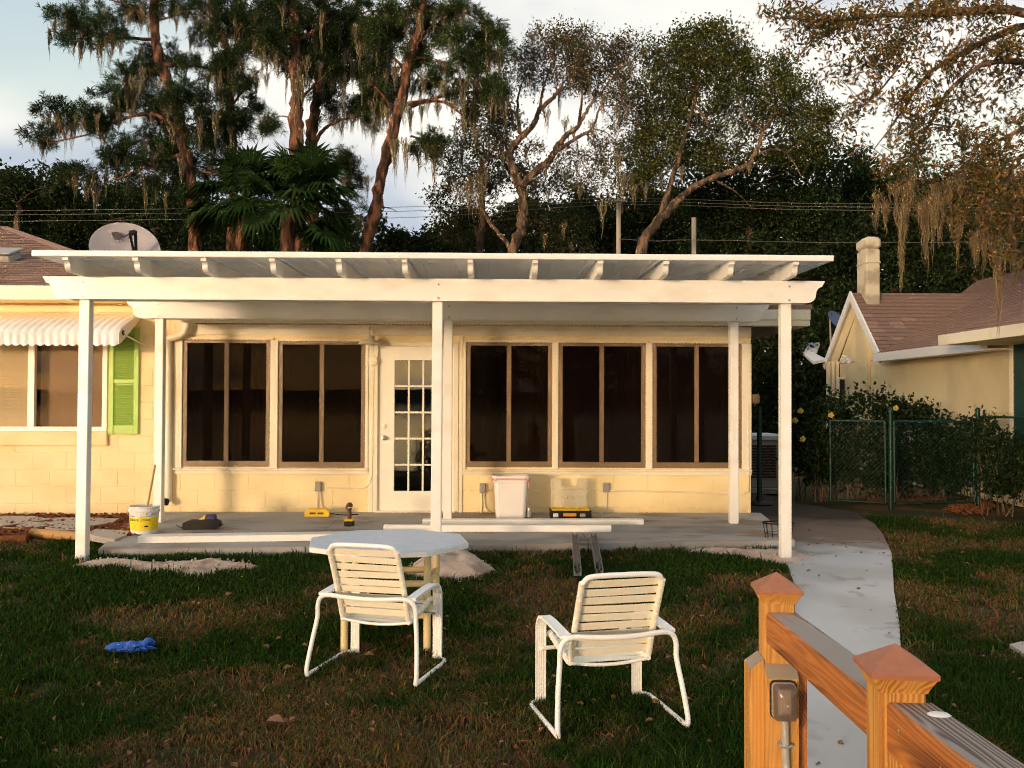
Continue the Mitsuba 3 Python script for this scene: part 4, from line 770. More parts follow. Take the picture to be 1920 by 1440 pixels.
def rail(a, b, w=.09, h=.092):
    a, b = np.asarray(a), np.asarray(b); n = 12; t = np.linspace(0, 1, n)[:, None]
    k = .006; return sweep(a*(1-t)+b*t, [(-w/2+k, 0), (w/2-k, 0), (w/2, k), (w/2, h-k), (w/2-k, h), (-w/2+k, h), (-w/2, h-k), (-w/2, k)])
dv_ = (B-A)/np.linalg.norm(B-A); zt = -.062-.092
o = np.array([.004, 0, zt])
put(rl+'__handrail', rail(A+dv_*.046+o, B-dv_*.046+o), 'm_rail', 40)
o2 = np.array([.012, 0, zt-.002])
put(rl+'__handrail', rail(B+dv_*.046+o2, B+dv_*1.9+o2+[.06, 0, -.02], .094, .10), 'm_rail', 40)
zs = float(CAM[2]+(720-1240)/F*2.7)
zs = (CAM+ray(1460, 1243)*(2.66/(ray(1460, 1243)@FW)))[2]
for M, zg, dz in ((MA, zgA, zs), (MB, zgB, zs-.02)):
    def cham(m, ax, sg, z1):                   # bevelled top of a sister board
        v = m[0].copy(); k = (v[:, 2] > z1-.002) & (sg*v[:, ax] > .06); v[k, 2] -= .03; return v, m[1]
    put(rl+'__sister_board', M(cham(box(-.0445, .0445, -.088, -.046, zg, dz-.0), 1, -1, dz)), 'm_post', False)
    put(rl+'__sister_board', M(cham(box(-.086, -.046, -.05, .05, zg, dz+.012), 0, -1, dz+.012)), 'm_post', False)
    put(rl+'__sister_board', M(cham(box(.046, .076, -.05, .05, zg, dz+.012), 0, 1, dz+.012)), 'm_rail', False)
put(rl+'__screw', mv(lathe([(0, .002), (.004, 0)], 8), B+[-.038, -.10, -.09], ry=-math.pi/2), 'm_steel', False)
# weatherproof outlet on the nearer board of the far post
oc_ = (CAM+ray(1474, 1312)*(2.60/(ray(1474, 1312)@FW)))
ob = thing('weatherproof_outlet', 'brown translucent weatherproof outlet cover with conduit on the railing post', 'outlet cover')
M = lambda m: mv(m, (A[0], A[1], 0), rz=math.radians(-6))
lx = oc_[0]-A[0]; lz = oc_[2]; yf = -.089
put(ob+'__gasket', M(mv(extr(Polygon(rrect(.037, .054, .016)).buffer(0), .008), (lx+.002, yf, lz), rx=math.pi/2)), 'm_black', 30)
put(ob+'__base', M(mv(extr(Polygon(rrect(.033, .05, .012)), .012), (lx+.002, yf-.008, lz), rx=math.pi/2)), 'm_grey', 30)
dome = loft([(rrect(.032, .049, .012), 0), (rrect(.032, .049, .012), .022), (rrect(.027, .044, .012), .033), (rrect(.012, .028, .01), .040), (rrect(.002, .004, .001), .041)])
put(ob+'__cover', M(mv(dome, (lx+.002, yf-.021, lz), rx=math.pi/2)), 'm_smoke', 40)
put(ob+'__receptacle', M(box(lx-.016, lx+.020, yf-.030, yf-.02, lz-.034, lz+.034, .004)), 'm_plastic', 30)
put(ob+'__conduit', M(tube(cr([(lx+.004, yf-.016, lz-.052), (lx+.006, yf-.016, lz-.15), (lx+.010, yf-.015, lz-.26), (lx+.016, yf-.014, lz-.6)], 5), .0105, 12)), 'm_conduit', 50)
put(ob+'__strap', M(cat([tube([(lx+.008+.014*math.cos(t), yf-.015+.014*math.sin(t)*-1, lz-.125) for t in np.linspace(0, math.pi, 9)], .0045, 6), box(lx-.016, lx-.004, yf-.004, yf-.0005, lz-.131, lz-.119)])), 'm_steel', 40)
tag(put('white_chip', mv(lathe([(0, .006), (.020, .004), (.026, 0)], 18), np.array([0, 0, 0]))if False else mv((lathe([(0, .005), (.018, .004), (.024, 0)], 18)[0]*[1, .8, 1], lathe([(0, .005), (.018, .004), (.024, 0)], 18)[1]), B+dv_*.115+[.035, 0, -.062+.0035]), 'm_plastic', 40), 'small white smear of paint on top of the near handrail', 'paint spot')

#@@NEIGHBOUR
# ------------------------------------------------------------------ neighbour's house
nb = thing('neighbour_house', 'cream stucco house with brown shingle roof and chimney behind the fence', 'house')
NX = 7.95                                      # its side wall runs away from the camera at this x
yc = 8.75; ye = 2.2; ez = 2.42
put(nb+'__wall', cat([box(NX, NX+.2, ye, yc+2.5, 0, ez-.13), box(NX+.2, NX+5, yc+2.38, yc+2.5, 0, ez-.13)]), 'm_stucco', False)
gp = extr(Polygon([(yc-.05, ez-.12), (yc+2.55, ez-.12), (yc+1.25, 3.62)]), .12); put(nb+'__gable', sidex(gp, NX-.004), 'm_stucco', False)
def quad(ps, th=.03):
    ps = np.asarray(ps, float); k = len(ps); n = np.cross(ps[1]-ps[0], ps[2]-ps[0]); n /= np.linalg.norm(n); n = n if n[2] > 0 else -n
    v = np.vstack([ps, ps-n*th]); j = np.arange(k); j2 = (j+1) % k; t = j[1:-1]
    return v, np.vstack([np.stack([0*t, t, t+1], -1), np.stack([0*t+k, k+t+1, k+t], -1), np.stack([j, k+j, k+j2], -1), np.stack([j, k+j2, j2], -1)])
gx0 = NX-.22; az = 3.68; ay = yc+1.25
# gable roof running to the right, its near slope shingled
sy, sz = ay-(yc-.22), az-(ez-.10); sl = math.hypot(sy, sz)
nr = hold(nb+'__roof')
rhip((gx0, yc-.22, ez-.10), (1, 0, 0), (0, sy, sz), [(0, 0), (.35, 0), (4.4, sl*.98), (4.4, sl), (0, sl)] if False else [(0, 0), (1.2, 0), (4.6, sl), (0, sl)], .26, .12, nr, '', limit=95)
put(nr, quad([(gx0, ay, az), (gx0, yc+2.75, ez-.1), (gx0+5, yc+2.75, ez-.1), (gx0+5, ay, az)]), 'm_shingle2', False)
for q in ([(gx0-.03, yc-.27, ez-.14), (gx0-.03, ay, az+.03)], [(gx0-.03, ay, az+.03), (gx0-.03, yc+2.8, ez-.14)]): put(nb+'__bargeboard', sweep(q, [(-.02, -.14), (.02, -.14), (.02, 0), (-.02, 0)]), 'm_bluewhite', False)
put(nb+'__soffit', quad([(gx0, ay, az-.05), (gx0, yc+2.7, ez-.16), (NX, yc+2.7, ez-.16), (NX, ay, az-.05)], .01), 'm_trim', False)
put(nb+'__soffit', quad([(gx0, ay, az-.05), (gx0, yc-.2, ez-.16), (NX-.002, yc-.2, ez-.16), (NX-.002, ay, az-.05)], .01), 'm_trim', False)
# main roof over the side wall: eave along y, rising to the right
mo = np.array([NX-.36, 0, ez-.06]); ms = .45; yh = 4.6
pl_ = lambda x, y: (x, y, mo[2]+ms*(x-mo[0]))
Lm = math.hypot(1, ms); rhip((mo[0], 0, mo[2]), (0, 1, 0), (1, 0, ms), [(yh, 0), (yc-.22, 0), (11.6, 2.9*Lm), (13.6, 4.6*Lm), (1.0, 4.6*Lm), (1., 0.9*Lm), (yh, .9*Lm)], .26, .12, nr, '', limit=120)
put(nb+'__fascia', box(mo[0]-.03, mo[0], yh, yc-.2, ez-.2, ez-.05), 'm_bluewhite', False)
put(nb+'__soffit', box(mo[0], NX, yh, yc-.2, ez-.19, ez-.17), 'm_trim', False)
# wider eave of the nearer part
NE = 6.98; ne0 = -1.0
rhip((NE, 0, ez+.0), (0, 1, 0), (1, 0, .42), [(ne0, 0), (yh+.12, 0), (yh+.12, 1.5), (ne0, 1.5)], .26, .12, nr, '', limit=70)
put(nb+'__fascia', box(NE-.035, NE, ne0, yh+.15, ez-.13, ez+.02), 'm_trim', False)
put(nb+'__fascia', box(NE, NX+.3, yh+.12, yh+.15, ez-.11, ez+.015), 'm_trim', False)
put(nb+'__soffit', box(NE, NX, ne0, yh+.11, ez-.125, ez-.105), 'm_block', False)
wx = at(1893, 760, 0); yy = None
def onX(px, py, X): d = ray(px, py); return CAM+d*((X-CAM[0])/d[0])
w0, w1 = onX(1896, 700, NX), onX(1990, 700, NX)
wz0, wz1 = onX(1905, 872, NX)[2], onX(1905, 640, NX)[2]
nw = hold(nb+'__door'); put(nw+'__frame', cat([box(NX-.03, NX-.001, w0[1]-.09, w0[1], .3, wz1+.09), box(NX-.03, NX-.001, w0[1]-1.3, w0[1]-.09, wz1, wz1+.09)]), 'm_trim', False)
put(nw+'__panel', box(NX-.02, NX-.001, w0[1]-1.3, w0[1]-.09, .3, wz1), 'm_green', False)
# chimney
cc = at(1627, 520, ay-.05); chm = hold(nb+'__chimney'); cx0, cx1 = at(1607, 500, ay)[0], at(1647, 500, ay)[0]; z_a, z_b, z_c = at(1627, 448, ay)[2], at(1627, 468, ay)[2], at(1627, 495, ay)[2]
put(chm, box(cx0+.075, cx1-.075, ay-.28, ay+.22, az-.35, z_b-.02, .03), 'm_chimney', 40)
put(chm+'__band', box(cx0+.06, cx1-.06, ay-.30, ay+.24, z_c-.04, z_c+.03, .03), 'm_chimney', 40)
put(chm+'__cap', box(cx0+.055, cx1-.055, ay-.31, ay+.25, z_b-.03, z_a, .06), 'm_chimney', 40)
tw_ = box(NX-.07, NX-.005, yc+.85, yc+1.45, 0, 3.15); put(nb+'__chimney_breast', tw_, 'm_stucco', False)
# lower porch on the far left of it
put(nb+'__porch_roof', quad([(at(1524, 668, yc+2.6)[0], yc+2.6, ez-.08), (NX-.25, yc+2.6, ez-.02), (NX-.25, yc+5, ez+.5), (at(1524, 668, yc+2.6)[0]+1.0, yc+5, ez+.5)], .06), 'm_bluewhite', False)
for px in (1553, 1561, 1569): p = at(px, 720, yc+2.6); put(nb+'__column', box(p[0]-.03, p[0]+.03, yc+2.55, yc+2.65, .0, ez-.08), 'm_trim', False)
p = at(1577, 712, yc+2.25); put(nb+'__window', box(p[0]-.07, p[0]+.07, yc+2.2, yc+2.29, 1.2, 2.0), 'm_trim', False); put(nb+'__window__pane', box(p[0]-.05, p[0]+.05, yc+2.18, yc+2.2, 1.25, 1.95), 'm_dark', False)
p = at(1584, 675, yc-.05); fl = thing('flood_light', 'twin floodlight under the gable of the neighbouring house', 'lamp')
for dx in (-.05, .06): put(fl+'__head', mv(lathe([(0, -.05), (.03, -.04), (.055, .04), (.05, .05), (0, .045)], 14), p+[dx, 0, 0], rx=1.9), 'm_plastic', 50)
put(fl+'__base', mv(lathe([(0, .02), (.05, .015), (.05, -.01)], 14), p+[0, .03, .07]), 'm_trim', 50)
d2 = thing('satellite_dish', 'small blue satellite dish on a mast beside the neighbouring gable', 'satellite dish'); p = at(1566, 602, 12.6)
dm2 = lathe([(r, .25*r*r) for r in np.linspace(0, 1, 8)], 24); put(d2+'__reflector', mv((dm2[0]*[.26, .22, .25], dm2[1]), p, rx=.9, ry=.7), 'm_dishblue', True)
put(d2+'__mast', rod(at(1558, 655, 12.6), at(1556, 590, 12.6), .02, 6), 'm_grey', 40)

# ------------------------------------------------------------------ chain link fence, gate, green post, air conditioner
YF = 4.25
def rail_(a, b, r=.017): return rod(a, b, r, 8)
def wire_mesh(a, b, z0, z1, sp=.062):
    a, b = np.asarray(a, float), np.asarray(b, float); Lx = np.linalg.norm((b-a)[:2]); H = z1-z0; out = []
    for sg in (1, -1):
        for s in np.arange(-H, Lx+H, sp):
            t0, t1 = (s, s+H) if sg > 0 else (s, s-H); za, zb = z0, z1
            def clip(t0, za, t1, zb):
                for lim, lo in ((0, True), (Lx, False)):
                    for _ in range(2):
                        if (t0 < lim) if lo else (t0 > lim):
                            if (t1 < lim) if lo else (t1 > lim): return None
                            k = (lim-t0)/(t1-t0); t0, za = lim, za+(zb-za)*k
                        t0, za, t1, zb = t1, zb, t0, za
                return t0, za, t1, zb
            r = clip(t0, za, t1, zb)
            if r is None or abs(r[2]-r[0]) < .01: continue
            P0 = a+(b-a)*r[0]/Lx; P1 = a+(b-a)*r[2]/Lx; P0[2], P1[2] = r[1], r[3]; out.append(sweep([P0, P1], circ(.0013, 3), (0.01, 1, 0.1), caps=False))
    return cat(out)
def gate(a, b, z0, z1, lab, key='gate'):
    g = thing(key, lab, 'gate'); a, b = np.asarray(a, float), np.asarray(b, float)
    A0, A1, B0, B1 = (np.array([q[0], q[1], z]) for q in (a, b) for z in (z0, z1))
    for q in ((A0, A1), (B0, B1)): put(g+'__upright', rail_(*q, .019), 'm_green', 50)
    for q in ((A0, B0), (A1, B1)): put(g+'__rail', rail_(*q), 'm_green', 50)
    labels[put(g+'__wire_mesh', wire_mesh(A0, B0, z0, z1), 'm_green', False)] = {'kind': 'stuff'}
pA_, pB_ = on(1671, 962, 0), on(1832, 962, 0)
q0, q1 = at(1557, 900, YF+.45), at(1660, 900, YF+.02)
gate(q0, q1, .06, 1.2, 'green chain link gate swung open beside the path')
q0, q1 = at(1677, 900, YF), at(1826, 900, YF)
gate(q0, q1, .08, 1.2, 'closed green chain link gate between the two taller fence posts')
for px, lab in ((1670, 'green fence post between the two gates'), (1834, 'green fence post at the corner by the neighbouring house')):
    p = at(px, 900, YF); f = thing('fence_post', lab, 'fence post'); put(f+'__pipe', rod((p[0], p[1], -.05), (p[0], p[1], 1.37), .03, 12), 'm_green', 50)
    put(f+'__cap', mv(lathe([(.034, -.02), (.034, .005), (.024, .025), (0, .032)], 14), (p[0], p[1], 1.37)), 'm_green', 50)
    for z in (.35, .8, 1.15): put(f+'__band', mv(lathe([(.031, -.012), (.034, -.01), (.034, .01), (.031, .012)], 12), (p[0], p[1], z)), 'm_green', 50)
fc = thing('chain_link_fence', 'green chain link fence running right from the corner post', 'fence'); p = at(1840, 900, YF); e_ = np.array([7.9, 3.0, 0])
put(fc+'__rail', rail_((p[0], p[1], 1.27), (e_[0], e_[1], 1.27)), 'm_green', 50); labels[put(fc+'__wire_mesh', wire_mesh((p[0], p[1], 0), e_, .05, 1.34, .05), 'm_green', False)] = {'kind': 'stuff'}
p = at(1424, 900, YF+.2); gp_ = thing('green_pole', 'dark green pole on a flared base beside the right end of the house', 'pole'); put(gp_+'__pole', rod((p[0], p[1], 0.02), (p[0], p[1], 1.40), .034, 12), 'm_green', 50)
put(gp_+'__base', mv(lathe([(0, .12), (.04, .11), (.06, .06), (.15, .03), (.19, 0)], 20), (p[0], p[1], 0.03)), 'm_black', 40)
ac = thing('air_conditioner', 'grey air conditioning unit with pale top in the gap beside the house', 'air conditioner'); x0 = at(1409, 860, 6.2)[0]; x1 = at(1462, 860, 6.2)[0]; zt = at(1440, 814, 6.2)[2]
put(ac+'__case', box(x0-.1, x1, 6.2, 6.8, .08, zt-.12, .02), 'm_grey', 30); put(ac+'__top', box(x0-.12, x1+.02, 6.18, 6.82, zt-.12, zt, .03), 'm_bluewhite', 30)
for k in range(12): put(ac+'__slat', box(x0-.05, x1-.06, 6.185, 6.198, .25+k*.045, .275+k*.045), 'm_dark', False)
put(ac+'__pad', box(x0-.2, x1+.1, 6.1, 6.9, 0, .08), 'm_slab', False)

#@@TREES
# ------------------------------------------------------------------ foliage makers
def rand_dirs(n): v = rng.normal(size=(n, 3)); return v/np.linalg.norm(v, axis=1, keepdims=True)
def jit(c, n, s=.25): c = np.asarray(c, float); return c*(1+s*rng.normal(size=(n, 1)))*(1+.08*rng.normal(size=(n, 3)))
def fuzz(n, c, r): d = rng.normal(size=(n, 3)); return np.asarray(c)+d*np.asarray(r)*.52, d/np.linalg.norm(d, axis=1, keepdims=True)
def in_clump(n, c, r, shell=.5):
    d = rand_dirs(n); q = rng.random(n)**(1/3)*(1-shell)+shell*rng.random(n)**.35; q = np.clip(q, 0, 1); return np.asarray(c)+d*q[:, None]*np.asarray(r), d
def leafs(P, l, w, col, droop=0.3):
    """folded four-point leaves at the points P"""
    n = len(P); d = rand_dirs(n); d[:, 2] -= droop; d /= np.linalg.norm(d, axis=1, keepdims=True); s = np.cross(d, rand_dirs(n)); s /= np.linalg.norm(s, axis=1, keepdims=True)+1e-9; k = np.cross(d, s)
    L_ = l*rng.uniform(.6, 1.25, n)[:, None]; W_ = w*rng.uniform(.7, 1.2, n)[:, None]
    v = np.stack([P-d*L_*.5, P+s*W_*.5+k*W_*.15, P+d*L_*.5, P-s*W_*.5+k*W_*.15], 1).reshape(-1, 3); o = 4*np.arange(n)[:, None]
    f = np.concatenate([o+np.array([[0, 1, 2]]), o+np.array([[0, 2, 3]])], 0); return v, f, np.repeat(np.clip(col, .004, .9), 4, 0)
def tufts(P, D, ln, nn, w, col):
    """needle tufts: nn thin needles fanning from each point about the direction D"""
    n = len(P)*nn; p = np.repeat(P, nn, 0); d = np.repeat(D, nn, 0)+.75*rng.normal(size=(n, 3)); d /= np.linalg.norm(d, axis=1, keepdims=True); l = ln*rng.uniform(.65, 1.15, (n, 1))
    s = np.cross(d, rand_dirs(n)); s /= np.linalg.norm(s, axis=1, keepdims=True)+1e-9; mid = p+d*l*.55; tip = p+d*l-np.array([0, 0, .18])*l
    v = np.stack([p, mid+s*w, mid-s*w, tip], 1).reshape(-1, 3); o = 4*np.arange(n)[:, None]
    return v, np.concatenate([o+np.array([[0, 1, 2]]), o+np.array([[1, 3, 2]])], 0), np.repeat(np.repeat(np.clip(col, .004, .9), nn, 0), 4, 0)
def moss(tops, lens, wid, ns, w, col=(.20, .165, .10)):
    """hanks of hanging moss: tapering bundles of thin curling strands"""
    V, Fc, C, o = [], [], [], 0
    for p, L_, wd in zip(tops, lens, wid):
        n = max(4, int(ns)); off = rng.normal(size=(n, 3))*np.array([wd*.42, wd*.42, .05]); l = L_*np.clip(1-.9*(np.hypot(off[:, 0], off[:, 1])/(wd*.9+1e-6)), .18, 1)*rng.uniform(.55, 1.0, n); k = 7; t = np.linspace(0, 1, k)
        ph = rng.uniform(0, 6.3, (n, 2)); am = .05*wd+.012
        x = off[:, :1]*(1-.65*t)+am*np.sin(t*7+ph[:, :1]); y = off[:, 1:2]*(1-.65*t)+am*np.sin(t*6+ph[:, 1:]); z = off[:, 2:]-l[:, None]*t
        c = np.stack([x, y, z], -1)+np.asarray(p); a = rng.uniform(0, math.pi, n); s = np.stack([np.cos(a), np.sin(a), 0*a], -1)[:, None]*(w*(1-.8*t)*rng.uniform(.6, 1.6, (n, 1)))[..., None]
        v = np.stack([c-s, c+s], 2).reshape(-1, 3); ii, jj = np.meshgrid(np.arange(n), np.arange(k-1), indexing='ij'); A = (ii*k+jj)*2+o
        V.append(v); Fc += [np.stack([A, A+1, A+3], -1).reshape(-1, 3), np.stack([A, A+3, A+2], -1).reshape(-1, 3)]; C.append(np.repeat(jit(col, n, .22), 2*k, 0)); o += len(v)
    return np.vstack(V), np.vstack(Fc), np.clip(np.vstack(C), .005, .9)
def vcat(ms):
    o, V, Fc, C = 0, [], [], []
    for v, f, c in ms: V.append(v); Fc.append(f+o); C.append(c); o += len(v)
    return np.vstack(V), np.vstack(Fc), np.vstack(C)
def limb(pts, r0, r1, n=9, wob=.12, seed=0):
    p = cr(pts, 7); m = len(p); t = np.linspace(0, 1, m); sc = np.linalg.norm(p[-1]-p[0])/max(m, 1)
    p = p+wob*r0*rng.normal(size=p.shape)*np.minimum(1, 4*t)[:, None]; return p, tube(p, (r0*(1-t)+r1*t)*(1+.08*rng.normal(size=m)), n)
def px3(q, Y): return np.array([at(x, y, Y+(q_[0] if q_ else 0)) for x, y, *q_ in q])
def tree(key, lab, Y, limbs, clumps, leaf, mat, hanks=(), auto_moss=0, group=None, cat_='tree', colr=None, dens=1.0, mossw=.010, mosscol=(.20, .165, .10), twig=.02):
    """limbs: (px points, r0, r1); clumps: (px, py, rx px, ry px, dy) at depth Y+dy; hanks: (px, py, length px, width px, dy)"""
    t = thing(key, lab, cat_, group); sk, ms = [], []; S = lambda dy=0: F/(Y+dy-CAM[1])
    for q, r0, r1 in limbs: p, m = limb(px3(q, Y), r0, r1); sk.append(p); ms.append(m)
    trunk = ms[0]; branches = ms[1:]; skel = np.vstack(sk); tops = []
    parts = []
    for (x, y, rx, ry, dy) in clumps:
        c = at(x, y, Y+dy); s = S(dy); r = np.array([rx/s, .8*max(rx, ry)/s, ry/s]); vol = r[0]*r[2]
        j = np.argmin(np.linalg.norm((skel-c)*[1, 1, 1.3]+[0, 0, .0], axis=1)); a = skel[j]; mid = (a+c)/2+[0, 0, .12*np.linalg.norm(a-c)]
        branches.append(tube(cr([a, mid, c], 4), np.linspace(max(.5*twig+.012*np.linalg.norm(a-c), twig), twig*.5, 9), 6))
        for _ in range(5): e = c+rand_dirs(1)[0]*r*.75; branches.append(tube(cr([c*.8+a*.2, (c+e)/2+[0, 0, .05], e], 3), np.linspace(twig*.6, twig*.2, 7), 4))
        if leaf == 'pine':
            n = int(np.clip(vol*1100*dens, 110, 1000)); sub = max(5, n//16); cs, sd = fuzz(sub, c, r*1.05); w_ = rng.integers(sub, size=n); P = cs[w_]+rng.normal(size=(n, 3))*.085; d = sd[w_]*.6+np.array([0, 0, .5]); parts.append(tufts(P, d, .19, 12, .0085, jit(colr or (.028, .046, .018), n)*(.75+.5*rng.random((sub, 1)))[w_]))
            for e in cs[::3]: branches.append(tube(cr([c, (c+e)/2+[0, 0, -.03], e], 3), np.linspace(.014, .006, 7), 4))
        else:
            l, w, per = leaf; n = int(np.clip(vol*per*dens, 60, 9000))
            sub = np.clip(int(n/45), 4, 60); cs, _ = fuzz(sub, c, r*1.12); w_ = rng.integers(sub, size=n); P = cs[w_]+rng.normal(size=(n, 3))*(.10*r.min()+.10)
            for e in cs[::4]: branches.append(tube(cr([c*.85+a*.15, (c+e)/2+rand_dirs(1)[0]*.06, e], 3), np.linspace(twig*.55, twig*.22, 7), 4)); cc_ = colr or [(.035, .055, .018)]
            cc_ = cc_ if isinstance(cc_, list) else [cc_]; base = np.array(cc_)[rng.integers(len(cc_), size=n)]; parts.append(leafs(P, l, w, base*(1+.22*rng.normal(size=(n, 1)))*(.7+.6*rng.random((sub, 1)))[w_]))
        for _ in range(auto_moss):
            tops.append((c+np.array([rng.normal()*.5*r[0], rng.normal()*.4*r[1], -r[2]*rng.uniform(.1, .7)]), rng.uniform(.3, 1.0)*(1.4 if rng.random() < .25 else .8), rng.uniform(.08, .22)))
    put(t+'__trunk', trunk, mat, True)
    for q, m in zip(limbs[1:], branches): put(t+'__limb', m, mat, True)
    rest = branches[len(limbs)-1:]
    if rest: labels[put(t+'__branches', cat(rest), mat, True)] = {'kind': 'stuff'}
    if parts: v, f, c = vcat(parts); put(t+'__crown', (v, f), 'm_leaf', False, color=c)
    for (x, y, l, w, dy) in hanks: s = S(dy); tops.append((at(x, y, Y+dy), l/s, w/s))
    if tops: v, f, c = moss([q[0] for q in tops], [q[1] for q in tops], [q[2] for q in tops], 30 if mossw > .008 else 44, mossw, mosscol); labels[put(t+'__moss', (v, f), 'm_leaf', False, color=c)] = {'kind': 'stuff'}
    return t
R = rng.uniform
# left pine with drooping mossy branches
tree('pine_tree', 'tall mossy pine at far left with long drooping left branches', 13.5,
  [([(372, 640), (366, 470), (360, 380), (350, 300), (338, 230), (318, 170), (297, 110), (290, 50), (287, -60)], 0.172, 0.099),
   ([(345, 250), (290, 215), (225, 225), (165, 252), (90, 268)], 0.056, 0.013), ([(352, 290), (300, 300), (235, 330), (190, 345)], 0.053, 0.013),
   ([(292, 75), (250, 72), (190, 70), (130, 60)], 0.046, 0.013), ([(335, 215), (290, 190), (240, 180)], 0.040, 0.013), ([(300, 120), (370, 125), (430, 130)], 0.046, 0.013), ([(352, 320), (400, 325), (440, 335)], 0.040, 0.013), ([(290, 40), (240, 10), (190, -5)], 0.040, 0.013)],
  [(135, 38, 32, 24, 0), (175, 45, 40, 26, .5), (205, 60, 36, 26, -.3), (150, 75, 30, 14, 0), (240, 15, 40, 20, .3), (300, 10, 45, 22, 0), (100, 210, 26, 22, 0), (78, 258, 24, 12, .2), (130, 225, 30, 24, .3), (165, 205, 30, 24, -.3), (190, 230, 28, 16, 0), (215, 195, 28, 24, .4), (235, 150, 30, 28, -.2), (255, 175, 34, 24, .5), (280, 130, 36, 34, 0), (320, 110, 40, 30, .4), (300, 200, 40, 30, .3), (335, 190, 38, 30, -.4),
   (275, 265, 40, 24, 0), (300, 255, 36, 22, .5), (215, 290, 32, 18, .2), (175, 320, 34, 18, 0), (240, 310, 40, 24, .4), (290, 320, 44, 30, -.2), (145, 325, 24, 16, .4), (330, 290, 40, 34, .3), (345, 345, 40, 36, 0), (420, 40, 40, 26, .3), (440, 100, 36, 40, -.3), (400, 130, 40, 36, .2), (385, 190, 44, 30, 0), (430, 235, 44, 26, .3), (420, 300, 44, 34, .4), (370, 240, 36, 30, .1), (460, 30, 30, 24, 0), (405, 12, 40, 16, 0)],
  'pine', 'm_bark', hanks=[(205, 95, 55, 14, 0), (190, 82, 35, 14, 0), (170, 80, 45, 8, 0), (240, 25, 50, 12, 0), (222, 215, 45, 10, 0), (150, 235, 28, 30, 0), (95, 262, 30, 22, 0), (245, 210, 30, 10, 0), (325, 235, 60, 24, -.4), (340, 300, 60, 14, -.4), (375, 225, 70, 14, -.4), (405, 215, 100, 14, -.4), (310, 150, 40, 22, -.4), (180, 350, 70, 18, 0), (290, 290, 50, 16, -.3), (160, 345, 45, 8, 0), (300, 10, 45, 16, 0), (265, 90, 40, 12, 0), (280, 40, 55, 14, -.3), (415, 160, 70, 12, 0), (440, 150, 60, 10, 0)], auto_moss=5)
tree('pine_tree', 'second tall pine with a thin forked upper trunk right of the mossy left pine', 15.5,
  [([(432, 640), (432, 470), (436, 330), (434, 230), (432, 150), (425, 90), (405, 30), (398, -60)], 0.132, 0.073), ([(428, 110), (455, 70), (470, 20)], 0.040, 0.020), ([(434, 200), (470, 150), (500, 120)], 0.033, 0.013)],
  [(395, 60, 40, 24, 0), (450, 150, 36, 30, .4), (470, 60, 36, 34, .2), (455, 210, 34, 26, -.3), (415, 260, 40, 26, 0), (500, 80, 30, 26, 0), (350, 20, 40, 16, 0), (500, 20, 40, 24, .3), (448, 330, 40, 30, .5)], 'pine', 'm_bark', hanks=[(432, 130, 70, 16, -.3), (452, 235, 60, 12, 0), (402, 270, 60, 14, 0), (480, 150, 60, 10, 0), (500, 140, 50, 10, 0)], auto_moss=5)
tree('pine_tree', 'stout pine with orange lit trunk and moss behind the palm', 13.0,
  [([(562, 640), (560, 470), (556, 330), (556, 220), (556, 130), (552, 60), (548, -70)], 0.178, 0.132), ([(556, 150), (520, 100), (480, 70)], 0.053, 0.020), ([(554, 80), (600, 50), (640, 20)], 0.059, 0.020), ([(556, 190), (590, 160), (620, 130)], 0.033, 0.013)],
  [(505, 60, 40, 34, 0), (540, 40, 40, 36, .4), (480, 30, 34, 30, .2), (580, 60, 40, 40, .3), (560, 100, 36, 26, .8), (530, 95, 34, 28, .6), (600, 20, 44, 26, 0), (540, 5, 44, 24, 0), (515, 85, 26, 20, -.3), (620, 80, 36, 36, .4), (590, 110, 40, 30, .6), (610, 130, 34, 24, .3), (640, 40, 40, 34, .3), (500, 225, 16, 14, 0)], 'pine', 'm_bark',
  hanks=[(500, 110, 55, 8, 0), (522, 112, 60, 8, 0), (482, 85, 40, 10, 0), (536, 110, 50, 9, 0), (574, 110, 60, 18, -.3), (560, 130, 110, 12, -.32), (552, 150, 120, 10, -.32), (568, 150, 90, 12, -.32), (565, 245, 40, 12, -.32), (600, 120, 60, 10, 0)], auto_moss=4)
tree('pine_tree', 'dark double trunk pine just right of the orange lit trunk', 16.0,
  [([(600, 640), (590, 470), (586, 330), (584, 250), (594, 190), (600, 120), (604, 40), (606, -70)], 0.178, 0.106), ([(588, 275), (605, 245), (640, 225), (700, 215)], 0.059, 0.020), ([(598, 150), (650, 140), (690, 150)], 0.046, 0.013), ([(604, 60), (640, 40), (690, 20)], 0.046, 0.013)],
  [(640, 110, 40, 34, 0), (680, 60, 44, 40, .3), (660, 20, 44, 30, .2), (690, 120, 36, 34, .4), (630, 190, 38, 28, 0), (665, 200, 40, 28, .3), (700, 185, 36, 26, .2), (720, 170, 28, 22, 0), (660, 320, 30, 34, .2), (650, 290, 26, 20, 0), (710, 80, 34, 26, 0), (625, 150, 36, 30, .4), (640, 400, 40, 50, 1), (760, 40, 40, 26, .5)], 'pine', 'm_bark',
  hanks=[(625, 205, 60, 16, 0), (640, 215, 70, 18, 0), (660, 220, 50, 14, 0), (690, 215, 60, 22, 0), (700, 225, 110, 24, 0), (680, 220, 60, 12, 0), (640, 230, 40, 18, 0), (720, 210, 60, 16, 0), (690, 330, 80, 12, 0), (605, 170, 60, 16, -.3)], auto_moss=5)
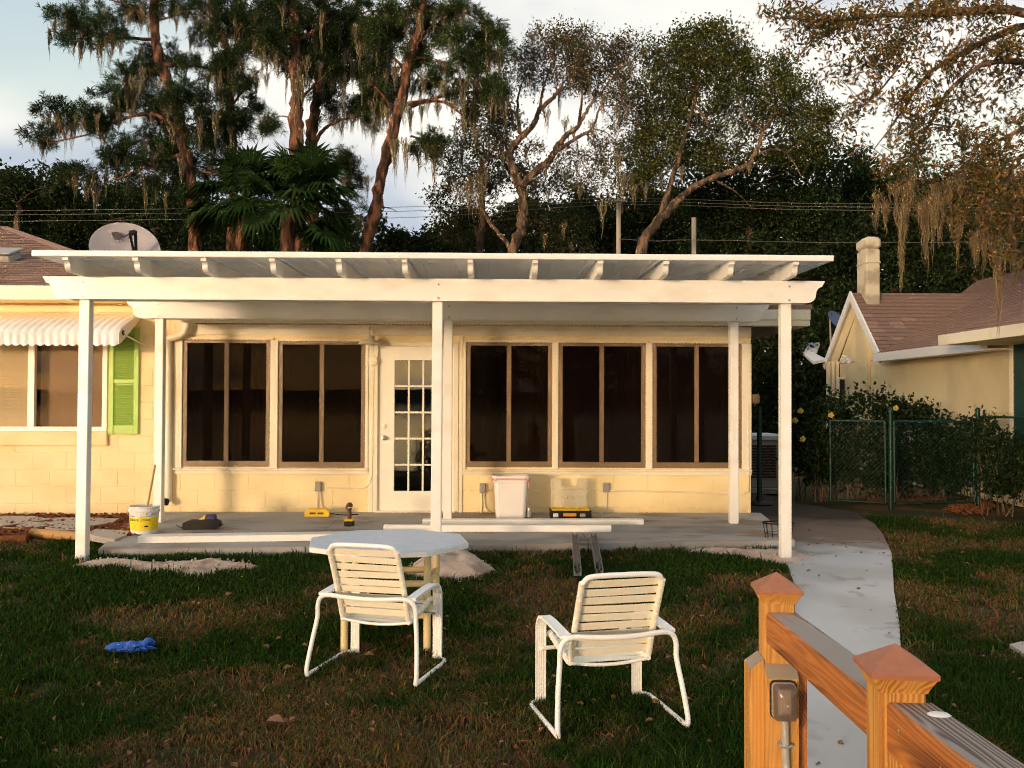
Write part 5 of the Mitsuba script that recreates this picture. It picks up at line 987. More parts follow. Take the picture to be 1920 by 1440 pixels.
tree('pine_tree', 'slanting reddish pine leaning right above the middle of the patio roof', 12.6,
  [([(668, 640), (686, 470), (705, 390), (720, 310), (738, 240), (756, 180), (762, 130), (775, 90), (790, 40), (800, -60)], 0.155, 0.086),
   ([(750, 200), (790, 190), (840, 195), (890, 240)], 0.059, 0.017), ([(763, 130), (740, 110), (715, 70)], 0.046, 0.013), ([(775, 90), (800, 60), (830, 20)], 0.046, 0.013), ([(770, 200), (830, 180), (900, 170), (940, 160)], 0.046, 0.013), ([(748, 215), (710, 170), (690, 150)], 0.040, 0.013), ([(770, 255), (800, 265), (830, 290)], 0.026, 0.010), ([(706, 385), (735, 392), (745, 398)], 0.013, 0.005)],
  [(700, 40, 36, 26, 0), (735, 25, 40, 26, .3), (780, 20, 44, 26, 0), (830, 25, 44, 28, .3), (870, 20, 40, 26, 0), (735, 75, 40, 28, .2), (705, 80, 32, 24, -.3), (800, 60, 40, 26, .4), (850, 70, 44, 26, 0), (900, 75, 36, 30, .2), (915, 50, 26, 20, 0), (930, 95, 24, 18, 0), (880, 110, 40, 22, .3), (830, 115, 40, 24, -.2), (700, 140, 34, 20, 0), (740, 130, 36, 20, .3), (790, 145, 40, 18, .3), (850, 155, 44, 18, 0), (905, 150, 34, 18, .2), (930, 175, 30, 18, 0), (720, 190, 30, 20, .6), (880, 195, 36, 16, .4), (822, 270, 18, 14, 0), (805, 275, 16, 12, 0), (790, 95, 26, 20, .8)], 'pine', 'm_bark', colr=(.040, .060, .020),
  hanks=[(758, 190, 80, 22, -.35), (742, 260, 130, 14, -.3), (762, 265, 110, 18, -.3), (738, 270, 80, 12, -.2), (785, 285, 75, 12, 0), (800, 185, 55, 16, 0), (820, 195, 50, 14, 0), (850, 195, 50, 16, 0), (870, 225, 45, 14, 0), (790, 200, 50, 10, 0), (835, 165, 50, 12, 0), (905, 170, 60, 14, 0), (890, 245, 50, 14, 0), (920, 185, 60, 12, 0), (770, 210, 60, 12, 0), (700, 190, 60, 14, 0), (725, 205, 70, 12, 0)], auto_moss=5, dens=.85)
# crooked oak behind the middle
OAK = [(.062, .062, .026), (.088, .074, .030), (.11, .068, .030), (.042, .048, .020)]
tree('oak_tree', 'crooked open oak with pale twisting limbs behind the middle of the roof', 14.0,
  [([(960, 640), (962, 480), (978, 430), (982, 380), (975, 350)], 0.152, 0.112),
   ([(975, 352), (962, 318), (955, 290), (972, 262), (998, 238), (1012, 205), (1035, 185), (1055, 160)], 0.106, 0.040), ([(976, 352), (1000, 325), (1030, 300), (1045, 275), (1062, 255), (1085, 235), (1100, 205)], 0.106, 0.040),
   ([(1040, 285), (1080, 260), (1110, 240), (1125, 200)], 0.053, 0.020), ([(975, 250), (970, 190), (985, 140)], 0.046, 0.013), ([(1012, 205), (1020, 160), (1040, 110)], 0.040, 0.013), ([(1085, 235), (1092, 170), (1085, 120)], 0.040, 0.013), ([(1100, 205), (1130, 170), (1160, 130)], 0.033, 0.013),
   ([(962, 470), (945, 450), (920, 420), (900, 385)], 0.066, 0.033), ([(965, 245), (958, 210), (952, 185)], 0.033, 0.013)],
  [(945, 200, 26, 18, .4), (925, 170, 22, 20, .6), (960, 100, 20, 16, .5), (1010, 155, 30, 16, .4), (1055, 165, 34, 14, .6), (1105, 165, 34, 14, .3), (1145, 175, 26, 16, .2), (1180, 150, 20, 20, .3), (1185, 215, 22, 18, .4), (1150, 225, 26, 14, .5), (1120, 265, 28, 14, .6), (1165, 275, 28, 16, .5), (1085, 290, 30, 14, .7), (1125, 305, 30, 18, .8), (1050, 310, 26, 16, .6), (1000, 275, 20, 12, .4), (945, 270, 22, 20, .5), (930, 235, 20, 22, .4), (990, 330, 26, 18, .5), (1060, 345, 34, 18, .8), (1110, 340, 30, 18, .8), (1000, 100, 34, 26, 0), (1040, 80, 38, 22, .3), (1075, 70, 40, 22, 0), (1060, 110, 44, 26, .3), (1100, 90, 40, 24, -.3), (1140, 90, 38, 24, 0), (1165, 115, 30, 26, .3), (1120, 125, 40, 22, .4), (1080, 135, 36, 18, 0), (1030, 130, 32, 18, .2), (985, 130, 26, 18, 0), (1150, 145, 30, 16, 0), (1180, 100, 18, 22, 0), (1170, 190, 24, 14, 0), (945, 150, 20, 14, 0), (1010, 60, 22, 14, 0)], (.085, .040, 5200), 'm_oakbark', colr=OAK,
  hanks=[(1025, 205, 70, 14, -.2), (1060, 225, 60, 12, 0), (972, 210, 45, 18, -.1), (1105, 150, 60, 12, 0), (1160, 200, 70, 12, 0), (1110, 230, 50, 12, 0), (1070, 130, 60, 20, 0), (1130, 180, 70, 12, 0), (1020, 310, 40, 18, 0), (1075, 240, 60, 10, 0), (900, 330, 90, 24, 0), (890, 345, 100, 18, 0), (910, 320, 60, 18, 0), (880, 340, 90, 14, 0)], auto_moss=1, twig=.014)
tree('oak_tree', 'low mossy oak drooping between the slanting pine and the crooked oak', 17.0,
  [([(905, 640), (900, 480), (905, 400), (900, 340), (905, 300)], 0.132, 0.066), ([(902, 340), (870, 330), (845, 345)], 0.040, 0.013), ([(905, 310), (930, 270), (925, 230)], 0.040, 0.013)],
  [(900, 250, 28, 24, .2), (870, 275, 28, 20, .3), (905, 290, 30, 20, .4), (950, 310, 26, 20, .4), (890, 215, 26, 18, .2), (930, 200, 24, 20, .4), (955, 235, 20, 18, .5), (870, 235, 22, 14, .3), (840, 300, 20, 14, .2), (915, 330, 26, 20, .4), (850, 330, 30, 22, 0), (880, 325, 26, 14, .3), (930, 345, 30, 18, .4), (850, 420, 36, 34, 0), (880, 400, 36, 40, .5), (930, 440, 40, 40, .6), (960, 300, 26, 24, .5), (935, 260, 22, 30, 0), (920, 200, 24, 18, 0), (1010, 420, 46, 46, .8), (1060, 440, 50, 40, .8), (1010, 350, 30, 26, .9), (830, 370, 20, 26, 0)], (.10, .048, 4200), 'm_oakbark', colr=[(.030, .045, .018), (.05, .05, .022)],
  hanks=[(865, 345, 80, 22, -.3), (890, 330, 90, 20, -.3), (905, 330, 70, 20, -.3), (880, 345, 110, 16, -.3), (940, 270, 60, 12, 0), (855, 345, 60, 14, -.3), (1020, 440, 40, 10, -.3), (1058, 420, 50, 10, -.3)], auto_moss=1)
OAKG = [(.064, .078, .020), (.042, .058, .017), (.10, .085, .022), (.028, .040, .014)]
tree('oak_tree', 'broad green oak with a long pale limb reaching right above the patio roof', 14.5,
  [([(1190, 640), (1200, 480), (1222, 430), (1268, 378)], 0.172, 0.106), ([(1268, 378), (1310, 345), (1360, 325), (1400, 310), (1422, 275), (1432, 245), (1450, 215)], 0.099, 0.033), ([(1410, 295), (1440, 282), (1465, 282), (1485, 300), (1505, 335)], 0.040, 0.013), ([(1432, 245), (1405, 225), (1395, 210)], 0.033, 0.013), ([(1470, 290), (1500, 268), (1515, 250)], 0.026, 0.010), ([(1240, 400), (1265, 320), (1285, 250), (1305, 180), (1310, 120)], 0.079, 0.026), ([(1345, 340), (1380, 360), (1410, 390)], 0.026, 0.008), ([(1305, 200), (1330, 235), (1318, 245)], 0.033, 0.013)],
  [(1195, 180, 22, 22, .4), (1205, 240, 26, 24, .5), (1190, 300, 30, 26, .5), (1330, 300, 40, 22, .9), (1380, 285, 36, 18, .9), (1450, 290, 36, 18, .9), (1510, 290, 36, 20, .7), (1545, 270, 26, 18, .5), (1560, 215, 16, 12, 0), (1420, 120, 22, 16, .2), (1455, 105, 18, 12, .2), (1270, 65, 20, 16, .2), (1225, 90, 20, 18, .2), (1395, 95, 20, 16, .2), (1260, 180, 30, 24, .5), (1270, 250, 34, 24, .6), (1300, 75, 36, 26, 0), (1330, 60, 34, 22, .3), (1360, 85, 36, 26, 0), (1265, 100, 34, 30, .3), (1240, 125, 30, 34, 0), (1230, 160, 30, 28, -.3), (1290, 120, 40, 28, .4), (1335, 115, 36, 30, -.3), (1375, 110, 34, 24, .3), (1395, 130, 30, 22, 0), (1300, 165, 46, 28, .2), (1350, 165, 44, 26, 0), (1400, 165, 40, 24, .3), (1440, 150, 34, 24, 0), (1470, 130, 30, 20, .2), (1465, 175, 40, 26, -.2), (1510, 175, 34, 24, .2), (1530, 210, 30, 22, 0), (1490, 215, 44, 24, .3), (1430, 200, 44, 24, .5), (1370, 210, 46, 26, .4), (1300, 215, 46, 28, .5), (1260, 210, 34, 28, .2), (1350, 250, 44, 22, .7), (1410, 245, 34, 20, .8), (1480, 250, 40, 22, .5), (1530, 250, 30, 20, 0), (1240, 260, 34, 30, .3), (1225, 310, 38, 34, 0), (1200, 270, 24, 24, 0), (1280, 290, 38, 26, .6), (1310, 280, 36, 22, .8), (1190, 330, 36, 30, .3), (1215, 210, 20, 26, 0), (1550, 225, 18, 16, 0)], (.095, .048, 6000), 'm_oakbark', colr=OAKG,
  hanks=[(1278, 315, 40, 10, -.3), (1405, 310, 28, 8, -.2), (1160, 290, 110, 12, -.4), (1165, 330, 80, 18, -.4), (1210, 340, 60, 14, -.3), (1190, 350, 60, 18, -.3), (1180, 330, 70, 20, -.3), (1130, 380, 90, 16, -.2), (1240, 330, 50, 10, 0)], auto_moss=0, twig=.014)
# dark dense trees filling the back
DK = [(.022, .036, .014), (.030, .045, .016), (.016, .026, .011)]
def dense(lab, Y, tr, clumps, key='leafy_tree', dens=1.0, leaf=(.155, .08, 2300), col=DK, hanks=(), auto=0): return tree(key, lab, Y, [(tr, .2, .08)], clumps, leaf, 'm_oakbark', hanks, auto, colr=col, dens=dens)
dense('rounded dark green tree at the left picture edge behind the roof', 21, [(30, 640), (30, 480), (35, 380)], [(20, 350, 40, 26, 0), (60, 345, 36, 24, .5), (100, 350, 34, 24, 0), (-20, 365, 40, 30, 0), (30, 400, 60, 44, 1), (90, 400, 50, 44, 1), (130, 380, 36, 38, 1), (20, 450, 60, 40, 1), (100, 450, 60, 40, 1)])
dense('dark tree filling the gap behind the satellite dish', 22, [(200, 640), (205, 480), (210, 400)], [(160, 430, 44, 40, 0), (210, 420, 44, 30, 1), (260, 400, 44, 44, .5), (300, 430, 50, 40, 0), (190, 470, 60, 30, 1), (330, 400, 44, 44, 1), (280, 470, 70, 30, 0), (390, 430, 50, 50, 1), (230, 370, 36, 24, 0)])
dense('dark low bushy tree behind the roof right of the slanting pine', 20, [(760, 640), (762, 480), (765, 450)], [(730, 440, 26, 24, 0), (760, 455, 30, 20, 0), (790, 450, 28, 20, .5), (800, 470, 40, 20, 0), (720, 470, 40, 24, 0), (815, 450, 20, 22, 0), (710, 420, 18, 24, 0)])
dense('dark tree standing behind the trunk of the broad green oak', 21, [(1150, 640), (1155, 480), (1165, 380)], [(1110, 420, 50, 44, 0), (1160, 410, 50, 50, .5), (1100, 370, 34, 26, .6), (1220, 400, 50, 60, .6), (1270, 420, 50, 50, 0), (1130, 460, 60, 30, .5), (1230, 460, 60, 34, .5), (1080, 465, 50, 26, 0)])
dense('large dark tree behind the right end of the patio roof', 18, [(1400, 640), (1400, 480), (1410, 360)], [(1350, 330, 50, 40, 0), (1410, 340, 50, 44, 0), (1470, 330, 50, 44, .5), (1520, 320, 50, 44, 0), (1340, 400, 54, 50, .5), (1400, 410, 60, 54, 0), (1460, 420, 60, 54, .5), (1520, 400, 54, 54, 0), (1350, 460, 60, 34, 0), (1440, 470, 60, 34, 0), (1540, 480, 54, 44, 0), (1460, 290, 34, 24, .4), (1560, 540, 50, 60, 1), (1500, 540, 50, 50, 1), (1310, 360, 40, 36, .8)])
dense('dark tree behind the chimney of the neighbouring house', 20, [(1620, 700), (1620, 520), (1620, 400)], [(1580, 310, 46, 34, 0), (1630, 340, 50, 40, 0), (1570, 370, 50, 54, .5), (1620, 410, 56, 54, .5), (1670, 380, 50, 50, 0), (1580, 460, 56, 60, 0), (1640, 490, 56, 60, .5), (1700, 460, 60, 56, .5), (1690, 350, 44, 36, 0), (1570, 540, 50, 50, 1), (1680, 540, 60, 34, 0)])
dense('dark tree rising above the roof of the neighbouring house', 20, [(1830, 700), (1830, 520), (1830, 400)], [(1740, 350, 50, 40, 0), (1790, 370, 50, 44, .5), (1850, 360, 60, 50, 0), (1920, 370, 60, 60, .5), (1760, 430, 60, 54, 0), (1830, 440, 60, 54, .5), (1900, 450, 60, 54, 0), (1750, 510, 54, 44, .5), (1820, 500, 60, 40, 0), (1910, 490, 50, 30, 0)], hanks=[(1640, 400, 60, 10, -3), (1660, 390, 50, 10, -3)])
dense('dark shrubby tree filling the gap between the two houses', 13, [(1480, 960), (1480, 800), (1480, 700)], [(1530, 705, 30, 50, 1.5), (1545, 720, 26, 40, 2.5), (1510, 720, 30, 50, 2), (1425, 700, 30, 60, 1.5), (1425, 780, 30, 40, 1.5), (1440, 640, 50, 60, 0), (1500, 650, 50, 70, 0), (1460, 740, 56, 60, .5), (1520, 740, 50, 60, 0), (1540, 660, 30, 60, 1), (1430, 800, 44, 60, 1), (1480, 840, 56, 60, 0)])

tree('oak_tree', 'golden brown mossy oak behind the overhanging branches at the right picture edge', 9.0,
  [([(2010, 900), (2000, 700), (1985, 520), (1960, 420)], .20, .12), ([(1970, 460), (1900, 400), (1840, 370), (1770, 350)], .07, .02), ([(1980, 480), (1900, 470), (1830, 450)], .06, .02), ([(1960, 420), (1900, 340), (1860, 300)], .06, .02)],
  [(1900, 300, 40, 30, 0), (1850, 330, 44, 30, .3), (1800, 350, 40, 26, .2), (1750, 345, 34, 22, 0), (1900, 370, 44, 36, .3), (1850, 390, 44, 30, 0), (1790, 400, 40, 26, .4), (1730, 380, 30, 20, 0), (1890, 430, 44, 34, .2), (1830, 440, 40, 26, 0), (1910, 480, 30, 26, .2), (1690, 340, 24, 16, .2), (1930, 330, 30, 40, .4)], (.075, .034, 1900), 'm_oakbark', colr=[(.13, .085, .030), (.17, .095, .032), (.08, .070, .024), (.10, .060, .024)],
  hanks=[(1700, 350, 120, 20, 0), (1730, 385, 90, 18, 0), (1760, 370, 110, 22, 0), (1800, 400, 80, 18, 0), (1835, 450, 70, 18, 0), (1870, 440, 60, 16, 0), (1900, 480, 60, 16, 0), (1680, 350, 70, 14, 0)], auto_moss=2, mosscol=(.21, .15, .08))
# far-off wood behind everything
P, base = [], []
for x in np.arange(-260, 2240, 26):
    ytop = np.interp(x, [-260, 0, 330, 420, 660, 720, 800, 860, 1000, 1300, 1560, 2240], [350, 365, 380, 420, 430, 462, 464, 420, 400, 360, 350, 350]); Yd = R(25, 29)
    b = at(x, 745 if 1380 < x < 1660 else 560, Yd); tp = at(x, ytop+R(-26, 34), Yd)
    for z in np.arange(b[2], tp[2], .8):
        n = 300; c = np.array([b[0]+R(-.4, .4), Yd+R(-1.5, 1.5), min(z+R(0, .5), tp[2]-.3)]); q, _ = in_clump(n, c, (.75, .9, .6), .2); P.append(q); base.append(np.tile(np.array((DK+[(.055, .042, .018), (.045, .060, .018)])[rng.choice(5, p=[.3, .25, .25, .1, .1])])*R(.5, 1.6), (n, 1)))
v, f, c = leafs(np.vstack(P), .26, .14, np.vstack(base)); tag(put('woods', (v, f), 'm_leaf', False, color=c), 'dark far off wood closing the view behind the houses and trees', 'wood', kind='stuff')
# unseen tree added behind the camera, at its right, to shade the neighbour's side
bt = thing('bank_tree', 'unseen leafy tree added behind the camera to shade the neighbour side', 'tree'); br = np.array([2.6, -13.0, -.9])
put(bt+'__trunk', tube(cr([br, br+[.05, 0, 1.4], br+[-.05, .1, 2.6], br+[.1, 0, 5.5]], 5), np.linspace(.2, .08, 16), 10), 'm_oakbark', True)
sh_ = thing('bank_shrub', 'unseen low shrub added behind the camera for the dark door reflection', 'shrub'); q, _ = in_clump(2600, (-.95, -12.2, -.1), (.95, .6, .9), .3); v, f, c = leafs(q, .11, .06, np.array(DK)[rng.integers(3, size=len(q))]); put(sh_+'__foliage', (v, f), 'm_leaf', False, color=c)  # shrub added out of view to darken the reflection in the door glass
put(sh_+'__stem', cat([tube([(-.95+.1*k, -12.2, -1.0), (-.95+.2*k, -12.2, -.5), (-.95+.4*k, -12.2, .2)], [.03, .02, .01], 6) for k in (-1, 0, 1)]), 'm_oakbark', True)
P, tw = [], []
for _ in range(60):
    c = br+np.array([R(-3.0, 4.6), R(-1.3, 1.3), R(2.45, 7.0)]); r = np.array([.8, .8, .55]); P.append(in_clump(420, c, r, .3)[0]); tw.append(tube(cr([br+[0, 0, min(c[2]-br[2], 4.6)*.75], (br+[0, 0, 2.6]+c)/2+[0, 0, .3], c], 4), np.linspace(.045, .012, 9), 5))
labels[put(bt+'__branches', cat(tw), 'm_oakbark', True)] = {'kind': 'stuff'}; P = np.vstack(P); v, f, c = leafs(P, .14, .08, np.array(DK)[rng.integers(3, size=len(P))]*2); put(bt+'__crown', (v, f), 'm_leaf', False, color=c)

# fan palm
pal = thing('fan_palm', 'bushy green fan palm behind the patio roof left of the middle', 'palm'); PY = 12.0
p0, p1 = at(520, 640, PY), at(545, 392, PY); put(pal+'__trunk', tube(cr([p0, (p0+p1)/2, p1], 4), .16, 10), 'm_bark', True)
def fan(root, d, L_, R_, n=24):
    d = d/np.linalg.norm(d); s = np.cross(d, [0, 0, 1.]); s /= np.linalg.norm(s)+1e-9; k = np.cross(s, d); hub = root+d*L_-np.array([0, 0, .12*L_]); V, Fc, C = [], [], []
    st = tube(cr([root, root+d*L_*.55+[0, 0, .03*L_], hub], 3), np.linspace(.020, .012, 7), 5); V.append(st[0]); Fc.append(st[1]); C.append(np.tile((.05, .075, .02), (len(st[0]), 1))); o = len(st[0])
    d2 = d*.85+np.array([0, 0, -.35]); d2 /= np.linalg.norm(d2); tone = R(.6, 1.35)
    for a in np.linspace(-2.3, 2.3, n):
        e = d2*math.cos(a)+s*math.sin(a); rr_ = R_*(.66+.34*math.cos(a*.6))*R(.92, 1.06); w = np.cross(e, k); w /= np.linalg.norm(w)+1e-9; b = hub+e*rr_*.5+k*(.06+.02*R(-1, 1)); t = hub+e*rr_*.93-np.array([0, 0, R(.05, .35)*rr_])
        wd = .040*R_/.75; v = np.array([hub-w*.010, hub+w*.010, b-w*wd, b+w*wd, t, b+k*.018]); V.append(v); Fc.append(np.array([[0, 1, 5], [0, 5, 2], [1, 3, 5], [2, 5, 4], [5, 3, 4]])+o); o += 6; C.append(np.tile(np.array((.021, .044, .012))*tone*R(.85, 1.15), (6, 1)))
    return np.vstack(V), np.vstack(Fc), np.vstack(C)
for k in range(34):
    el = R(-.55, 1.35); az_ = R(0, 2*math.pi); d = np.array([math.cos(az_)*math.cos(el), math.sin(az_)*math.cos(el), math.sin(el)]); v, f, c = fan(p1+d*.05+[R(-.45, .45), R(-.3, .3), R(-.1, .1)], d, R(.55, 1.1), R(.70, .95)); put(pal+'__frond', (v, f), 'm_leaf', False, color=c)
p1b = at(462, 375, PY+1.0); pal2 = thing('fan_palm', 'smaller fan palm at the left of the bushy palm, behind the dish', 'palm'); p0 = at(425, 640, PY+1.5); put(pal2+'__trunk', tube([p0, (p0+p1b)/2, p1b], .13, 10), 'm_bark', True)
for k in range(26):
    el = R(-.4, 1.3); az_ = R(0, 2*math.pi); d = np.array([math.cos(az_)*math.cos(el), math.sin(az_)*math.cos(el), math.sin(el)]); v, f, c = fan(p1b+d*.05, d, R(.55, 1.0), R(.65, .9)); put(pal2+'__frond', (v, f), 'm_leaf', False, color=c)

# overhanging oak at the upper right, its trunk beyond the frame
NEARC = [(.105, .070, .022), (.055, .060, .018), (.15, .080, .022), (.036, .045, .014), (.19, .098, .026)]
def near_oak():
    t = thing('overhanging_oak', 'leafy brown and green oak branches with hanging moss overhanging the upper right', 'tree'); Y = .6; sk = []
    specs = [([(2060, 1180, .6), (2060, 900, .6), (2055, 500, .6), (2040, 250, .5), (2030, 0, .4)], .22, .14),
      ([(2040, 60, .5), (1900, 20, .3), (1760, 25, .1), (1640, 30, 0), (1520, 40, -.2), (1440, 20, -.3)], .055, .006), ([(2040, 40, .5), (1920, 50, .6), (1820, 90, .7), (1740, 140, .8), (1690, 210, .9), (1640, 280, .9)], .05, .005),
      ([(2045, 150, .5), (1940, 120, .3), (1850, 120, .1), (1780, 170, 0), (1740, 240, 0), (1710, 300, 0)], .045, .004), ([(2048, 250, .5), (1960, 230, .3), (1900, 250, .2), (1850, 280, .2), (1800, 330, .2)], .04, .004),
      ([(2048, 340, .5), (1960, 260, .5), (1920, 290, .5), (1890, 330, .6), (1855, 355, .7)], .03, .004), ([(1900, 300, .5), (1880, 370, .5), (1850, 420, .5)], .012, .003), ([(1690, 120, .6), (1640, 180, .6), (1580, 225, .6), (1560, 245, .6)], .012, .002), ([(2040, 0, .5), (1880, -40, .8), (1700, -30, 1), (1560, -10, 1), (1450, 60, 1)], .05, .004), ([(2048, 320, .5), (1960, 330, .9), (1890, 400, 1.0), (1850, 470, 1.1)], .03, .003)]
    ms = []
    for q, r0, r1 in specs: p, m = limb(px3(q, Y), r0, r1, 8, .10); sk.append(p); ms.append(m)
    put(t+'__trunk', ms[0], 'm_oakbark', True)
    for m in ms[1:]: put(t+'__limb', m, 'm_oakbark', True)
    skel = np.vstack(sk[1:]); tw, P = [], []
    cl = [(1470, 20, 40, 20, 40), (1520, 40, 50, 40, 110), (1570, 60, 50, 45, 150), (1620, 50, 50, 45, 150), (1670, 50, 50, 45, 150), (1560, 110, 44, 26, 90), (1620, 100, 50, 34, 120), (1500, 85, 36, 22, 60), (1720, 40, 50, 45, 130), (1790, 40, 60, 45, 150), (1860, 40, 60, 45, 150), (1910, 60, 40, 50, 110), (1690, 110, 44, 34, 100), (1750, 110, 44, 34, 100), (1830, 110, 50, 36, 110), (1900, 130, 40, 40, 110), (1660, 160, 40, 26, 90), (1700, 180, 40, 30, 80), (1620, 195, 40, 26, 80), (1590, 225, 26, 14, 34), (1680, 235, 36, 26, 64), (1740, 190, 40, 36, 90), (1770, 240, 44, 36, 110), (1730, 280, 40, 30, 80), (1840, 180, 44, 36, 120), (1890, 200, 40, 36, 120), (1850, 250, 44, 40, 120), (1900, 280, 36, 40, 110), (1810, 300, 40, 30, 80), (1880, 340, 40, 36, 80), (1740, 330, 36, 26, 60), (1780, 370, 44, 30, 60), (1860, 400, 50, 40, 90), (1910, 420, 30, 50, 70), (1820, 430, 40, 30, 50), (1690, 330, 34, 26, 40), (1640, 305, 26, 16, 14), (1610, 265, 20, 14, 12), (1480, 10, 60, 20, 60), (1620, 5, 80, 20, 90), (1800, 5, 80, 20, 90), (1900, 490, 26, 40, 40)]
    for x, y, rx, ry, n in cl:
        c = at(x, y, Y+R(-.6, 1.0)); s = F/(Y-CAM[1]); r = np.array([rx, .9*max(rx, ry), ry])/s
        for k in range(max(3, n//9)):
            e = in_clump(1, c, r, .2)[0][0]; a = skel[np.argmin(np.linalg.norm(skel-e, axis=1)+.5*rng.random(len(skel)))]
            dd = e-a; st = e-dd/np.linalg.norm(dd)*min(np.linalg.norm(dd), R(.35, .7)) if rng.random() < .75 else a
            p = cr([st, (st+e)/2+rand_dirs(1)[0]*.05+[0, 0, .03], e+[0, 0, -.06]], 5); tw.append(tube(p, np.linspace(.005, .0012, len(p)), 4))
            m_ = 25; P.append(p[rng.integers(3, len(p), size=m_)]+rng.normal(size=(m_, 3))*.055)
    labels[put(t+'__twigs', cat(tw), 'm_oakbark', True)] = {'kind': 'stuff'}
    P = np.vstack(P); n = len(P); base = np.array(NEARC)[rng.integers(len(NEARC), size=n)]*(1+.2*rng.normal(size=(n, 1))); v, f, c = leafs(P, .074, .024, base, .35); put(t+'__crown', (v, f), 'm_leaf', False, color=c)
    H = [(1645, 370, 60, 16, .6), (1660, 390, 60, 12, .6), (1690, 395, 190, 18, .5), (1700, 375, 110, 16, .6), (1712, 340, 60, 12, .6), (1735, 380, 190, 22, .6), (1750, 370, 150, 26, .5), (1730, 400, 90, 18, .6), (1762, 400, 90, 14, .6), (1800, 320, 100, 16, .5), (1806, 250, 130, 14, .5), (1795, 430, 100, 12, .5), (1830, 440, 90, 18, .5), (1870, 455, 275, 20, .4), (1872, 470, 180, 22, .4), (1850, 420, 60, 22, .5), (1845, 440, 120, 10, .5), (1895, 380, 90, 14, .6), (1710, 320, 50, 10, .4), (1720, 0, 40, 12, .3), (1690, 470, 100, 8, .5), (1655, 300, 30, 8, .5), (1668, 250, 30, 6, .5), (1780, 350, 60, 14, .4)]
    s = F/(Y-CAM[1]); v, f, c = moss([at(x, y, Y+dy) for x, y, l, w, dy in H], [l/s for _, _, l, *_ in H], [w/s for *_, w, _ in H], 60, .0045, (.21, .155, .085)); labels[put(t+'__moss', (v, f), 'm_leaf', False, color=c)] = {'kind': 'stuff'}
near_oak()

# rose bushes and bedding plants along the fence
RO = [(.016, .030, .012), (.022, .038, .015), (.011, .020, .009)]
def bush(lab, Y, clumps, roses, key='rose_bush'):
    b = thing(key, lab, 'bush'); tw, parts = [], []; S = F/(Y-CAM[1]); x0 = np.mean([q[0] for q in clumps]); root = at(x0, 930, Y); root[2] = 0
    for x, y, rx, ry in clumps:
        c = at(x, y, Y+R(-.2, .3)); r = np.array([rx, .8*rx, ry])/S; n = int(np.clip(r[0]*r[2]*9000, 200, 2600)); e, _ = in_clump(4, c, r*.9)
        for q in e: g0 = np.array([c[0]+R(-.3, .3), Y+R(-.1, .2), 0]); tw.append(tube(cr([g0, (g0+q)/2+[R(-.08, .08), 0, .1], q], 3), np.linspace(.009, .003, 7), 4))
        sub, _ = in_clump(18, c, r*.9, .3); parts.append(leafs(sub[rng.integers(18, size=n)]+rng.normal(size=(n, 3))*.085, .075, .05, np.array(RO)[rng.integers(3, size=n)]*(1+.2*rng.normal(size=(n, 1)))))
    labels[put(b+'__stems', cat(tw), 'm_oakbark', True)] = {'kind': 'stuff'}; v, f, c = vcat(parts); put(b+'__foliage', (v, f), 'm_leaf', False, color=c)
    for x, y in roses:
        p = at(x, y, Y-.35); pet = []
        for k in range(14): a = k*2.4; rr_ = .008+.0018*k; q = lathe([(.0, 0), (.014, .004), (.020, .014)], 7); pet.append(mv((q[0]*[1, .8, 1.2], q[1]), p+[rr_*math.cos(a), -.02*(1-k/14), rr_*math.sin(a)], rx=math.pi/2, ry=-a))
        put(b+'__rose', cat(pet), 'm_rose', True)
pbr('m_rose', (.55, .46, .09), 0.6)
bush('tall dark rose bush with yellow roses between the path and the gate', 4.95, [(1510, 790, 26, 40), (1500, 850, 26, 50), (1540, 800, 34, 46), (1560, 760, 24, 24), (1530, 860, 40, 50), (1585, 800, 30, 50), (1575, 870, 44, 50), (1610, 760, 16, 26), (1620, 820, 30, 50), (1630, 880, 40, 40)], [(1500, 770), (1557, 778), (1490, 788), (1504, 823)])
bush('rose bush with one orange yellow rose behind the post between the gates', 5.2, [(1650, 760, 18, 26), (1670, 775, 26, 24), (1690, 770, 20, 24), (1660, 830, 40, 50), (1710, 800, 36, 30), (1720, 860, 44, 50), (1670, 890, 44, 40)], [(1678, 765)])
bush('dark leafy bush behind the closed gate', 5.4, [(1745, 790, 26, 24), (1730, 775, 20, 18), (1760, 840, 44, 50), (1790, 810, 26, 24), (1800, 860, 44, 50), (1770, 890, 50, 40), (1820, 800, 16, 20)], [], 'leafy_bush')
bush('dark leafy bush behind the right hand fence below the stucco wall', 3.3, [(1860, 850, 40, 50), (1900, 880, 40, 40), (1850, 800, 24, 26), (1880, 900, 50, 30), (1930, 860, 40, 40)], [], 'leafy_bush')
def tuftplant(px, py, h, lab):
    p = on(px, py, 0); V, Fc, C, o = [], [], [], 0
    for k in range(26):
        a = R(0, 6.3); d = np.array([math.cos(a), math.sin(a), 0]); l = h*R(.6, 1.1); b = p+d*.03; w = np.cross(d, [0, 0, 1.])*.010; m_ = b+d*l*.22+[0, 0, l*.7]; t = b+d*l*.65+[0, 0, l*R(.7, 1.0)]
        V.append(np.array([b-w, b+w, m_-w, m_+w, t])); Fc.append(np.array([[0, 1, 3], [0, 3, 2], [2, 3, 4]])+o); o += 5; C.append(np.tile(np.array((.05, .10, .02))*R(.7, 1.4), (5, 1)))
    t = thing('bedding_plant', lab, 'plant'); put(t+'__blades', (np.vstack(V), np.vstack(Fc)), 'm_leaf', False, color=np.vstack(C))
tuftplant(1757, 932, .30, 'green strappy plant in front of the closed gate'); tuftplant(1815, 926, .3, 'small strappy plant left of the corner fence post'); tuftplant(1906, 930, .34, 'green strappy plant at the right picture edge by the fence')
